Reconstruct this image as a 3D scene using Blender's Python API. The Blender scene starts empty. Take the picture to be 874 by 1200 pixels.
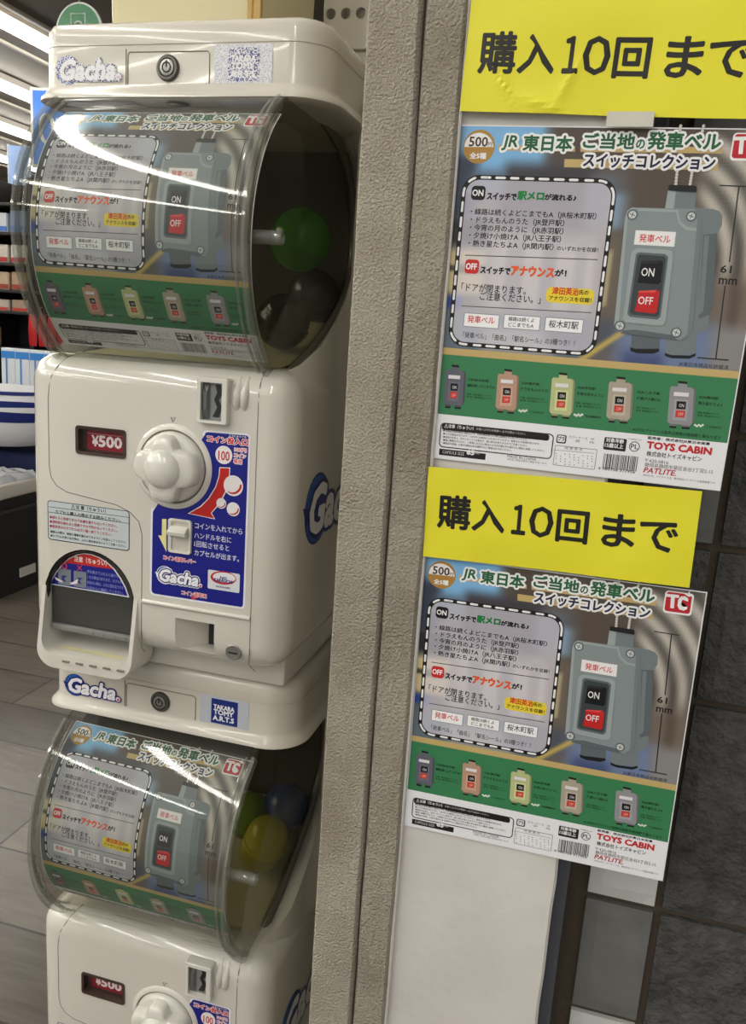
import bpy, bmesh, math, random
from mathutils import Vector, Matrix, noise
random.seed(7)
C = bpy.context.scene.collection
SC = bpy.context.scene
FZ = 1.2                                   # camera height above the floor

# ---------------------------------------------------------------- camera
def set_camera():
    yaw, pitch, roll = -0.259734, 0.215920, 0.067809
    f = Vector((math.sin(yaw)*math.cos(pitch), math.cos(yaw)*math.cos(pitch), -math.sin(pitch)))
    r = Vector((math.cos(yaw), -math.sin(yaw), 0)); u = r.cross(f)
    c, s = math.cos(roll), math.sin(roll)
    R = c*r + s*u; U = -s*r + c*u
    cam = bpy.data.cameras.new('camera'); o = bpy.data.objects.new('camera', cam); C.objects.link(o)
    m = Matrix((R, U, -f)).transposed().to_4x4(); m.translation = (0, 0, FZ); o.matrix_world = m
    cam.sensor_fit = 'VERTICAL'; cam.sensor_height = 36; cam.lens = 968.09/1200*36
    cam.clip_start = .02; cam.clip_end = 60
    SC.camera = o
set_camera()

# ---------------------------------------------------------------- world, exposure
w = bpy.data.worlds.new('world'); SC.world = w; w.use_nodes = True
bg = w.node_tree.nodes['Background']; bg.inputs[0].default_value = (1, .97, .92, 1); bg.inputs[1].default_value = .26
vs = SC.view_settings
vs.view_transform = 'Standard'; vs.look = 'None'; vs.gamma = 1; vs.use_curve_mapping = False; vs.exposure = 1.3
SC.cycles.max_bounces = 8; SC.cycles.transparent_max_bounces = 24
TUBE = 11.0                                # emission of the ceiling tubes

# ---------------------------------------------------------------- colours and materials
def lin(c):
    return tuple(((x/255)/12.92 if x/255 <= .04045 else ((x/255+.055)/1.055)**2.4) for x in c)
MATS = {}
def mat(name, rgb=None, rough=.5, spec=.5, metal=0, coat=0, bump=None, var=None, emit=0):
    if name in MATS: return MATS[name]
    m = bpy.data.materials.new(name); m.use_nodes = True; nt = m.node_tree; p = nt.nodes['Principled BSDF']
    if rgb: p.inputs['Base Color'].default_value = (*lin(rgb), 1)
    p.inputs['Roughness'].default_value = rough; p.inputs['Specular IOR Level'].default_value = spec
    p.inputs['Metallic'].default_value = metal; p.inputs['Coat Weight'].default_value = coat
    if emit:
        p.inputs['Emission Color'].default_value = (*lin(rgb), 1); p.inputs['Emission Strength'].default_value = emit
    tc = nt.nodes.new('ShaderNodeTexCoord')
    if bump:                               # (scale, strength, distance, detail)
        n = nt.nodes.new('ShaderNodeTexNoise'); n.inputs['Scale'].default_value = bump[0]; n.inputs['Detail'].default_value = bump[3]
        b = nt.nodes.new('ShaderNodeBump'); b.inputs['Strength'].default_value = bump[1]; b.inputs['Distance'].default_value = bump[2]
        nt.links.new(tc.outputs['Object'], n.inputs['Vector']); nt.links.new(n.outputs['Fac'], b.inputs['Height']); nt.links.new(b.outputs['Normal'], p.inputs['Normal'])
    if var:                                # (scale, second colour, low, high)
        n = nt.nodes.new('ShaderNodeTexNoise'); n.inputs['Scale'].default_value = var[0]; n.inputs['Detail'].default_value = 6
        r = nt.nodes.new('ShaderNodeValToRGB'); r.color_ramp.elements[0].position = var[2]; r.color_ramp.elements[1].position = var[3]
        r.color_ramp.elements[0].color = (*lin(rgb), 1); r.color_ramp.elements[1].color = (*lin(var[1]), 1)
        nt.links.new(tc.outputs['Object'], n.inputs['Vector']); nt.links.new(n.outputs['Fac'], r.inputs['Fac']); nt.links.new(r.outputs['Color'], p.inputs['Base Color'])
    MATS[name] = m; return m
def clear_mat(name, tint=(255, 255, 255), rough=.03, ior=1.45, haze=0., hcol=(225, 223, 216)):
    """a thin clear plastic sheet: sees through, reflects by its angle"""
    m = bpy.data.materials.new(name); m.use_nodes = True; nt = m.node_tree; nt.nodes.clear()
    o = nt.nodes.new('ShaderNodeOutputMaterial'); mx = nt.nodes.new('ShaderNodeMixShader')
    t = nt.nodes.new('ShaderNodeBsdfTransparent'); t.inputs[0].default_value = (*lin(tint), 1)
    g = nt.nodes.new('ShaderNodeBsdfGlossy'); g.inputs['Roughness'].default_value = rough
    f = nt.nodes.new('ShaderNodeFresnel')     # the sheet reflects alike from its two faces
    ge = nt.nodes.new('ShaderNodeNewGeometry'); mr = nt.nodes.new('ShaderNodeMapRange'); mr.inputs['To Min'].default_value = ior; mr.inputs['To Max'].default_value = 1/ior
    nt.links.new(ge.outputs['Backfacing'], mr.inputs['Value']); nt.links.new(mr.outputs['Result'], f.inputs['IOR'])
    base = t.outputs[0]
    if haze:
        d = nt.nodes.new('ShaderNodeBsdfDiffuse'); d.inputs[0].default_value = (*lin(hcol), 1)
        m2 = nt.nodes.new('ShaderNodeMixShader'); m2.inputs[0].default_value = haze
        nt.links.new(t.outputs[0], m2.inputs[1]); nt.links.new(d.outputs[0], m2.inputs[2]); base = m2.outputs[0]
    nt.links.new(f.outputs[0], mx.inputs[0]); nt.links.new(base, mx.inputs[1]); nt.links.new(g.outputs[0], mx.inputs[2]); nt.links.new(mx.outputs[0], o.inputs[0])
    MATS[name] = m; return m
def print_mat(name, rough=.4, spec=.35, scuff=False):
    m = bpy.data.materials.new(name); m.use_nodes = True; nt = m.node_tree; p = nt.nodes['Principled BSDF']
    a = nt.nodes.new('ShaderNodeAttribute'); a.attribute_name = 'Col'
    col = a.outputs['Color']
    if scuff:                              # worn foil: pale flecks paint both rubbed-off print and bright sparkle
        tc = nt.nodes.new('ShaderNodeTexCoord'); n = nt.nodes.new('ShaderNodeTexNoise'); n.inputs['Scale'].default_value = 900; n.inputs['Detail'].default_value = 3
        r = nt.nodes.new('ShaderNodeValToRGB'); r.color_ramp.elements[0].position = .46; r.color_ramp.elements[1].position = .52
        mx = nt.nodes.new('ShaderNodeMix'); mx.data_type = 'RGBA'; mx.inputs[7].default_value = (.78, .78, .8, 1)
        nt.links.new(tc.outputs['Object'], n.inputs['Vector']); nt.links.new(n.outputs['Fac'], r.inputs['Fac']); nt.links.new(r.outputs['Color'], mx.inputs[0]); nt.links.new(col, mx.inputs[6]); col = mx.outputs[2]
    nt.links.new(col, p.inputs['Base Color']); p.inputs['Roughness'].default_value = rough; p.inputs['Specular IOR Level'].default_value = spec
    MATS[name] = m; return m
CREAM = mat('cream_plastic', (207, 203, 193), .16, .5, coat=.5)
CREAM2 = mat('worn_cream_plastic', (199, 194, 182), .2, .5, coat=.3)
IVORY = mat('ivory_plastic', (206, 200, 158), .4)
WHITEP = mat('white_plastic', (214, 211, 202), .12, .5, coat=.5)
SEAM = mat('seam_shadow', (120, 114, 100), .6)
DARK = mat('dark_fill', (24, 23, 22), .45)
BROWN = mat('smoked_brown_plastic', (62, 46, 38), .25)
GREYP = mat('grey_plastic', (128, 130, 130), .4)
STEEL = mat('worn_steel', (150, 148, 144), .35, metal=.8)
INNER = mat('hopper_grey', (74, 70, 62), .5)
RUBBER = mat('black_rubber', (20, 19, 19), .25)
CLEAR = clear_mat('clear_dome_plastic', (226, 228, 224), .035, 1.5, .02)
RIMM = clear_mat('clear_rim_plastic', (226, 228, 224), .07, 1.62, .11)
SMOKE = clear_mat('smoked_clear_plastic', (205, 202, 190), .05, 1.45)
FLAPM = clear_mat('smoked_flap_plastic', (160, 162, 162), .05, 1.45, .06)
PRINT = print_mat('printed_paper', .38, .35); STICK = print_mat('printed_sticker', .35, .4); SCUFF = print_mat('scuffed_sparkle_print', .35, .4, True)
CARD = print_mat('price_card_print', .4, .3)

# ---------------------------------------------------------------- mesh helpers
def put(name, bm, m, parent=None, smooth=False, loc=None):
    me = bpy.data.meshes.new(name)
    if isinstance(bm, bmesh.types.BMesh):
        bmesh.ops.recalc_face_normals(bm, faces=bm.faces)
        bm.to_mesh(me); bm.free()
    else:
        me = bm
    o = bpy.data.objects.new(name, me); C.objects.link(o)
    for x in (m if isinstance(m, (list, tuple)) else [m]): me.materials.append(x)
    if smooth and smooth != 'art':
        for p in me.polygons: p.use_smooth = True
        if smooth != 'all':
            try: me.set_sharp_from_angle(angle=math.radians(38))
            except Exception: pass
    if parent: o.parent = parent
    if loc: o.location = loc
    return o
def empty(name, label, cat, loc=(0, 0, 0), group=None, rz=0):
    o = bpy.data.objects.new(name, None); C.objects.link(o); o.location = loc; o.rotation_euler.z = rz; o.empty_display_size = .05
    return tag(o, label, cat, group)
def tag(o, label, cat, group=None):
    o['label'] = label; o['category'] = cat
    if group: o['group'] = group
    return o
def struct(o): o['kind'] = 'structure'; return o
def part_label(o, t): o['label'] = t; return o
def box(bm, x0, x1, y0, y1, z0, z1, bev=0, seg=3):
    r = bmesh.ops.create_cube(bm, size=1)
    for v in r['verts']: v.co = Vector(((x0+x1)/2+v.co.x*(x1-x0), (y0+y1)/2+v.co.y*(y1-y0), (z0+z1)/2+v.co.z*(z1-z0)))
    if bev:
        es = list({e for v in r['verts'] for e in v.link_edges})
        bmesh.ops.bevel(bm, geom=es, offset=bev, segments=seg, affect='EDGES', profile=.5)
    return bm
def loft(bm, rings, closed=True, cap=True, capend=None):
    vr = [[bm.verts.new(p) for p in r] for r in rings]; n = len(vr[0])
    for a, b in zip(vr, vr[1:]):
        for i in range(n if closed else n-1):
            j = (i+1) % n
            try: bm.faces.new((a[i], a[j], b[j], b[i]))
            except ValueError: pass
    if cap and closed:
        bm.faces.new(vr[0][::-1]); bm.faces.new(vr[-1])
    return vr
def circle(r, n, a0=0): return [(r*math.cos(a0+2*math.pi*i/n), r*math.sin(a0+2*math.pi*i/n)) for i in range(n)]
def lathe_y(bm, prof, cx, cz, n=40, cap=True):
    """profile of (radius, y) turned round an axis along y"""
    return loft(bm, [[(cx+x, y, cz+z) for x, z in circle(max(r, 1e-5), n)] for r, y in prof], cap=cap)
def lathe_z(bm, prof, cx, cy, n=32, cap=True):
    return loft(bm, [[(cx+x, cy+y, z) for x, y in circle(max(r, 1e-5), n)] for r, z in prof], cap=cap)
def lathe_x(bm, prof, cy, cz, n=32, cap=True):
    return loft(bm, [[(x, cy+a, cz+b) for a, b in circle(max(r, 1e-5), n)] for r, x in prof], cap=cap)
def tube(bm, pts, r, n=8, closed=False, cap=True):
    pts = [Vector(p) for p in pts]; rings = []
    up = None; N = len(pts)
    for i, p in enumerate(pts):
        d = (pts[(i+1) % N]-pts[i-1]) if closed else (pts[min(i+1, N-1)]-pts[max(i-1, 0)])
        d.normalize()
        if up is None: up = Vector((0, 0, 1)) if abs(d.z) < .9 else Vector((1, 0, 0))
        s = d.cross(up); s.normalize(); up = s.cross(d); up.normalize()
        rr = r[i] if isinstance(r, (list, tuple)) else r
        rings.append([p+s*rr*math.cos(2*math.pi*k/n)+up*rr*math.sin(2*math.pi*k/n) for k in range(n)])
    if closed: rings.append(rings[0])
    loft(bm, rings, cap=cap and not closed)
def prism(bm, poly, y0, y1):
    """polygon in (x, z) pushed from y0 to y1"""
    loft(bm, [[(x, y0, z) for x, z in poly], [(x, y1, z) for x, z in poly]])
def rr(x0, z0, x1, z1, r, n=5):
    r = min(r, abs(x1-x0)/2, abs(z1-z0)/2); pts = []
    for cx, cz, a in ((x1-r, z1-r, 0), (x0+r, z1-r, 90), (x0+r, z0+r, 180), (x1-r, z0+r, 270)):
        for i in range(n+1):
            t = math.radians(a+90*i/n); pts.append((cx+r*math.cos(t), cz+r*math.sin(t)))
    return pts
def boolean(o, cutters):
    for c in cutters:
        k = o.modifiers.new('cut', 'BOOLEAN'); k.operation = 'DIFFERENCE'; k.solver = 'EXACT'; k.object = c
    bpy.context.view_layer.update()
    me = bpy.data.meshes.new_from_object(o.evaluated_get(bpy.context.evaluated_depsgraph_get()))
    o.modifiers.clear(); o.data = me
    for c in cutters: bpy.data.objects.remove(c, do_unlink=True)
    for p in me.polygons: p.use_smooth = True
    me.set_sharp_from_angle(angle=math.radians(38))
    return o
def copy_tree(o, parent=None):
    c = o.copy(); C.objects.link(c)
    if parent: c.parent = parent
    for ch in list(o.children): copy_tree(ch, c)
    return c

# ---------------------------------------------------------------- printed matter: flat coloured shapes and lettering on one sheet
_TX = {}
def glyphs(s, shear=0):
    k = (s, shear)
    if k in _TX: return _TX[k]
    cu = bpy.data.curves.new('t', 'FONT'); cu.body = s; cu.size = 1; cu.shear = shear; cu.resolution_u = 2
    o = bpy.data.objects.new('t', cu); C.objects.link(o); bpy.context.view_layer.update()
    me = bpy.data.meshes.new_from_object(o)
    vs_ = [(v.co.x, v.co.y) for v in me.vertices]; fs = [tuple(p.vertices) for p in me.polygons]
    cnt = {}
    for f in fs:
        for a, b in zip(f, f[1:]+f[:1]): cnt[(min(a, b), max(a, b))] = cnt.get((min(a, b), max(a, b)), 0)+1
    es = [e for e, n in cnt.items() if n == 1]
    bpy.data.objects.remove(o); bpy.data.curves.remove(cu); bpy.data.meshes.remove(me)
    xs = [v[0] for v in vs_]; ys = [v[1] for v in vs_]
    _TX[k] = (vs_, fs, es, (min(xs), max(xs), min(ys), max(ys)))
    return _TX[k]
class Art:
    def __init__(s, scale=1., dz=.0001):
        s.bm = bmesh.new(); s.col = s.bm.loops.layers.float_color.new('Col'); s.k = scale; s.dz = dz; s.placed = []
    def layer(s, b):
        h = 0
        for (c, l) in s.placed:
            if c[0] < b[1] and b[0] < c[1] and c[2] < b[3] and b[2] < c[3]: h = max(h, l+1)
        s.placed.append((b, h)); return h
    def face(s, pts, h, rgb, j=0):
        if j: h += random.random()*.55
        try: f = s.bm.faces.new([s.bm.verts.new((x*s.k, y*s.k, h*s.dz)) for x, y in pts])
        except ValueError: return
        c = (*lin(rgb), 1)
        for l in f.loops: l[s.col] = c
    def poly(s, pts, rgb, h=None):
        a = sum(p[0]*q[1]-q[0]*p[1] for p, q in zip(pts, pts[1:]+pts[:1]))
        if a < 0: pts = pts[::-1]
        if h is None:
            xs = [p[0] for p in pts]; ys = [p[1] for p in pts]; h = s.layer((min(xs), max(xs), min(ys), max(ys)))
        n0 = len(s.bm.faces); s.face(pts, h, rgb); s.bm.faces.ensure_lookup_table()
        if len(s.bm.faces) > n0 and len(pts) > 4:
            r = bmesh.ops.triangulate(s.bm, faces=[s.bm.faces[-1]])
        return h
    def stroke(s, segs, w, h, rgb, n=6):
        seen = set()
        for a, b in segs:
            dx, dy = b[0]-a[0], b[1]-a[1]; l = math.hypot(dx, dy)
            if l < 1e-9: continue
            nx, ny = -dy/l*w, dx/l*w
            s.face([(a[0]+nx, a[1]+ny), (a[0]-nx, a[1]-ny), (b[0]-nx, b[1]-ny), (b[0]+nx, b[1]+ny)], h, rgb, 1)
            for p in (a, b):
                k = (round(p[0], 6), round(p[1], 6))
                if k in seen: continue
                seen.add(k); s.face([(p[0]+w*math.cos(2*math.pi*i/n), p[1]+w*math.sin(2*math.pi*i/n)) for i in range(n)], h, rgb, 1)
    def text(s, rgb, t, u0, v0, u1, hh, bold=0, shear=0, out=None):
        V, F, E, (x0, x1, y0, y1) = glyphs(t, shear)
        sx = (u1-u0)/(x1-x0); sy = hh/(y1-y0)
        P = [(u0+(x-x0)*sx, v0+(y-y0)*sy) for x, y in V]
        b = (u0, u1, v0, v0+hh)
        if out:
            w = out[1]+bold*hh
            h = s.layer((u0-w, u1+w, v0-w, v0+hh+w)); 
            for f in F: s.face([P[i] for i in f], h+.6, out[0])
            s.stroke([(P[i], P[j]) for i, j in E], w, h, out[0])
        h = s.layer(b)
        for f in F: s.face([P[i] for i in f], h+(.6 if bold else 0), rgb)
        if bold: s.stroke([(P[i], P[j]) for i, j in E], bold*hh, h, rgb, 4)
    def grid(s, u0, v0, u1, v1, nu, nv, fn, h=None):
        h = s.layer((u0, u1, v0, v1)) if h is None else h
        vs_ = [[s.bm.verts.new(((u0+(u1-u0)*i/nu)*s.k, (v0+(v1-v0)*j/nv)*s.k, h*s.dz)) for i in range(nu+1)] for j in range(nv+1)]
        cs = [[(*lin(fn(u0+(u1-u0)*i/nu, v0+(v1-v0)*j/nv)), 1) for i in range(nu+1)] for j in range(nv+1)]
        for j in range(nv):
            for i in range(nu):
                q = [(j, i), (j, i+1), (j+1, i+1), (j+1, i)]
                f = s.bm.faces.new([vs_[a][b] for a, b in q])
                for l, (a, b) in zip(f.loops, q): l[s.col] = cs[a][b]
    def draw(s, items):
        for it in items:
            k = it[0]
            if k == 'P': s.poly(it[2], it[1])
            elif k == 'T': s.text(*it[1:])
            elif k == 'C': s.poly([(it[2]+x, it[3]+y) for x, y in circle(it[4], 26 if it[4] > .004 or s.k == 1 else 10)], it[1])
            elif k == 'R':
                _, rgb, u0, v0, u1, v1, r, ow, oc = it
                if ow: s.poly(rr(u0-ow, v0-ow, u1+ow, v1+ow, r+ow), oc)
                s.poly(rr(u0, v0, u1, v1, r) if r > 1e-5 else [(u0, v0), (u1, v0), (u1, v1), (u0, v1)], rgb)
            elif k == 'Q': s.poly([(it[2], it[3]), (it[4], it[3]), (it[4], it[5]), (it[2], it[5])], it[1])
            elif k == 'L':
                p = it[2]; xs = [q[0] for q in p]; ys = [q[1] for q in p]; w_ = it[3]/2
                s.stroke(list(zip(p, p[1:])), w_, s.layer((min(xs)-w_, max(xs)+w_, min(ys)-w_, max(ys)+w_)), it[1])
            elif k == 'D':                 # dashed rounded outline
                _, rgb, u0, v0, u1, v1, r, wd, dash = it
                pts = rr(u0, v0, u1, v1, r, 10); pts.append(pts[0]); h = s.layer((u0, u1, v0, v1)); acc = 0
                for a, b in zip(pts, pts[1:]):
                    L = math.hypot(b[0]-a[0], b[1]-a[1]); n = max(1, int(L/.005))
                    for i in range(n):
                        t0, t1 = i/n, (i+1)/n
                        if (acc % (dash*1.75)) < dash:
                            s.stroke([((a[0]+(b[0]-a[0])*t0, a[1]+(b[1]-a[1])*t0), (a[0]+(b[0]-a[0])*t1, a[1]+(b[1]-a[1])*t1))], wd/2, h, rgb, 4)
                        acc += L/n
            elif k == 'H':                 # the pale text panel, printed half over the photograph
                _, rgb, u0, v0, u1, v1, r = it
                h = s.layer((u0, u1, v0, v1)); mix = lambda u, v: tuple(.66*a+.34*b for a, b in zip((226, 222, 234), photo(u, v)))
                s.grid(u0+r, v0, u1-r, v1, 36, 40, mix, h)
                for a, b in ((u0, u0+r), (u1-r, u1)): s.grid(a, v0+r, b, v1-r, 5, 30, mix, h)
                for cx, cy, a0 in ((u1-r, v1-r, 0), (u0+r, v1-r, 90), (u0+r, v0+r, 180), (u1-r, v0+r, 270)):
                    s.poly([(cx, cy)]+[(cx+r*math.cos(math.radians(a0+9*i)), cy+r*math.sin(math.radians(a0+9*i))) for i in range(11)], mix(cx, cy), h)
            elif k == 'G': logo(s, *it[1:])
        return s
    def cut(s, dv, lo, hi, axis=1):
        v = lo
        while v < hi:
            no = (0, 1, 0) if axis == 1 else (1, 0, 0); co = (0, v, 0) if axis == 1 else (v, 0, 0)
            bmesh.ops.bisect_plane(s.bm, geom=s.bm.verts[:]+s.bm.edges[:]+s.bm.faces[:], dist=1e-7, plane_co=co, plane_no=no)
            v += dv
    def mesh(s, name, fn):
        for v in s.bm.verts: v.co = fn(*v.co)
        me = bpy.data.meshes.new(name); s.bm.to_mesh(me); s.bm.free(); return me
def logo(s, u, v, wd, onblue):
    """bold slanted word with a ring of two arrows round its first letter"""
    blue = (34, 92, 172); navy = (20, 32, 110); whi = (238, 238, 240)
    cx, cy, R = u+.175*wd, v+.01*wd, .165*wd
    def ring(r0, r1, c, a0, a1, h=None):
        n = 18; A_ = [math.radians(a0+(a1-a0)*i/n) for i in range(n+1)]
        s.poly([(cx+r1*math.cos(a), cy+r1*math.sin(a)) for a in A_]+[(cx+r0*math.cos(a), cy+r0*math.sin(a)) for a in A_[::-1]], c)
    ol = whi if onblue else navy
    s.poly([(cx+x, cy+y) for x, y in circle(R*1.12, 30)], ol)
    for a in (20, 200):
        ring(R*.72, R*1.05, blue, a, a+150)
        t = math.radians(a+150); d = (-math.sin(t), math.cos(t))
        s.poly([(cx+R*1.32*math.cos(t), cy+R*1.32*math.sin(t)), (cx+R*.62*math.cos(t), cy+R*.62*math.sin(t)), (cx+R*.9*math.cos(t)+d[0]*R*.5, cy+R*.9*math.sin(t)+d[1]*R*.5)], ol)
    s.poly([(cx+x, cy+y) for x, y in circle(R*.7, 24)], navy if not onblue else (14, 22, 128))
    h = .235*wd
    if onblue: s.text(whi, 'Gacha', u+.07*wd, v-.11*wd, u+.89*wd, h, .13, .2, (whi, wd*.022))
    s.text(whi, 'Gacha', u+.07*wd, v-.11*wd, u+.89*wd, h, .06, .2, (navy, wd*.022))
    s.poly([(u+.945*wd+x, v-.085*wd+y) for x, y in circle(.058*wd, 20)], navy); s.poly([(u+.945*wd+x, v-.085*wd+y) for x, y in circle(.04*wd, 20)], whi); s.poly([(u+.948*wd+x, v-.09*wd+y) for x, y in circle(.028*wd, 16)], (205, 110, 140))

# the blurred platform photograph printed on the poster, as soft patches (u0, u1, v0, v1, colour, softness)
PH = [(0, .30, -.16, .1, (126, 182, 226), .03), (.30, 1.1, -.12, .1, (84, 74, 66), .04), (-.1, .07, -.30, -.09, (58, 66, 84), .025), (.16, .46, -.32, -.115, (64, 62, 68), .03), (.05, .16, -.22, -.14, (92, 110, 130), .03),
      (.44, .62, -.30, -.15, (96, 104, 116), .03), (.53, .60, -.31, -.20, (150, 188, 222), .02), (.56, .80, -.42, -.10, (88, 78, 70), .05), (.80, 1.1, -.36, -.03, (158, 150, 138), .04),
      (.88, 1.1, -.66, -.36, (118, 106, 96), .04), (.93, .97, -.7, -.2, (96, 84, 74), .015), (-.1, .13, -.38, -.30, (44, 46, 52), .012), (-.1, .13, -.55, -.40, (206, 190, 142), .015), (-.1, .13, -.475, -.455, (70, 64, 52), .006),
      (.13, .52, -.60, -.36, (176, 168, 156), .05), (.2, .26, -.6, -.34, (128, 124, 124), .012), (.32, .37, -.6, -.34, (120, 118, 120), .012), (.43, .47, -.6, -.34, (132, 128, 124), .012), (.5, .58, -.64, -.33, (108, 98, 86), .02), (.528, .55, -.56, -.38, (178, 164, 132), .008),
      (-.1, .06, -.60, -.56, (44, 70, 150), .012), (-.1, .5, -.80, -.61, (98, 112, 122), .03), (.14, .4, -.9, -.66, (150, 152, 150), .03), (.36, .6, -.70, -.6, (82, 86, 96), .03), (.60, .92, -.9, -.60, (112, 128, 162), .04), (.62, .76, -.9, -.70, (70, 84, 124), .03), (.9, 1.1, -.9, -.6, (138, 136, 136), .03)]
def sm(t): t = max(0, min(1, t)); return t*t*(3-2*t)
def photo(u, v):
    c = (104, 98, 96)
    for a, b, lo, hi, k, sft in PH:
        wgt = sm((u-a)/sft*.5+.5)*sm((b-u)/sft*.5+.5)*sm((v-lo)/sft*.5+.5)*sm((hi-v)/sft*.5+.5)
        if wgt > 0: c = tuple(x+(y-x)*wgt for x, y in zip(c, k))
    # ribs of the platform roof, arching on the right
    if u > .74:
        d = math.hypot((u-.66)*1.0, (v+.42)*.9); q = .5+.5*math.sin(d*95)
        wgt = sm((u-.76)/.08)*sm((v+.5)/.12)*sm((.02-v)/.06)*.75
        c = tuple(x+((206-130*q)*y-x)*wgt for x, y in zip(c, (1, .97, .92)))
    # yellow line along the platform edge
    e = (v+.76)-(u-.47)*.82
    wgt = sm(1-abs(e)/.022)*sm((u-.42)/.06)*sm((.72-u)/.06)
    c = tuple(x+(y-x)*wgt*.9 for x, y in zip(c, (212, 184, 92)))
    return c
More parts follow.
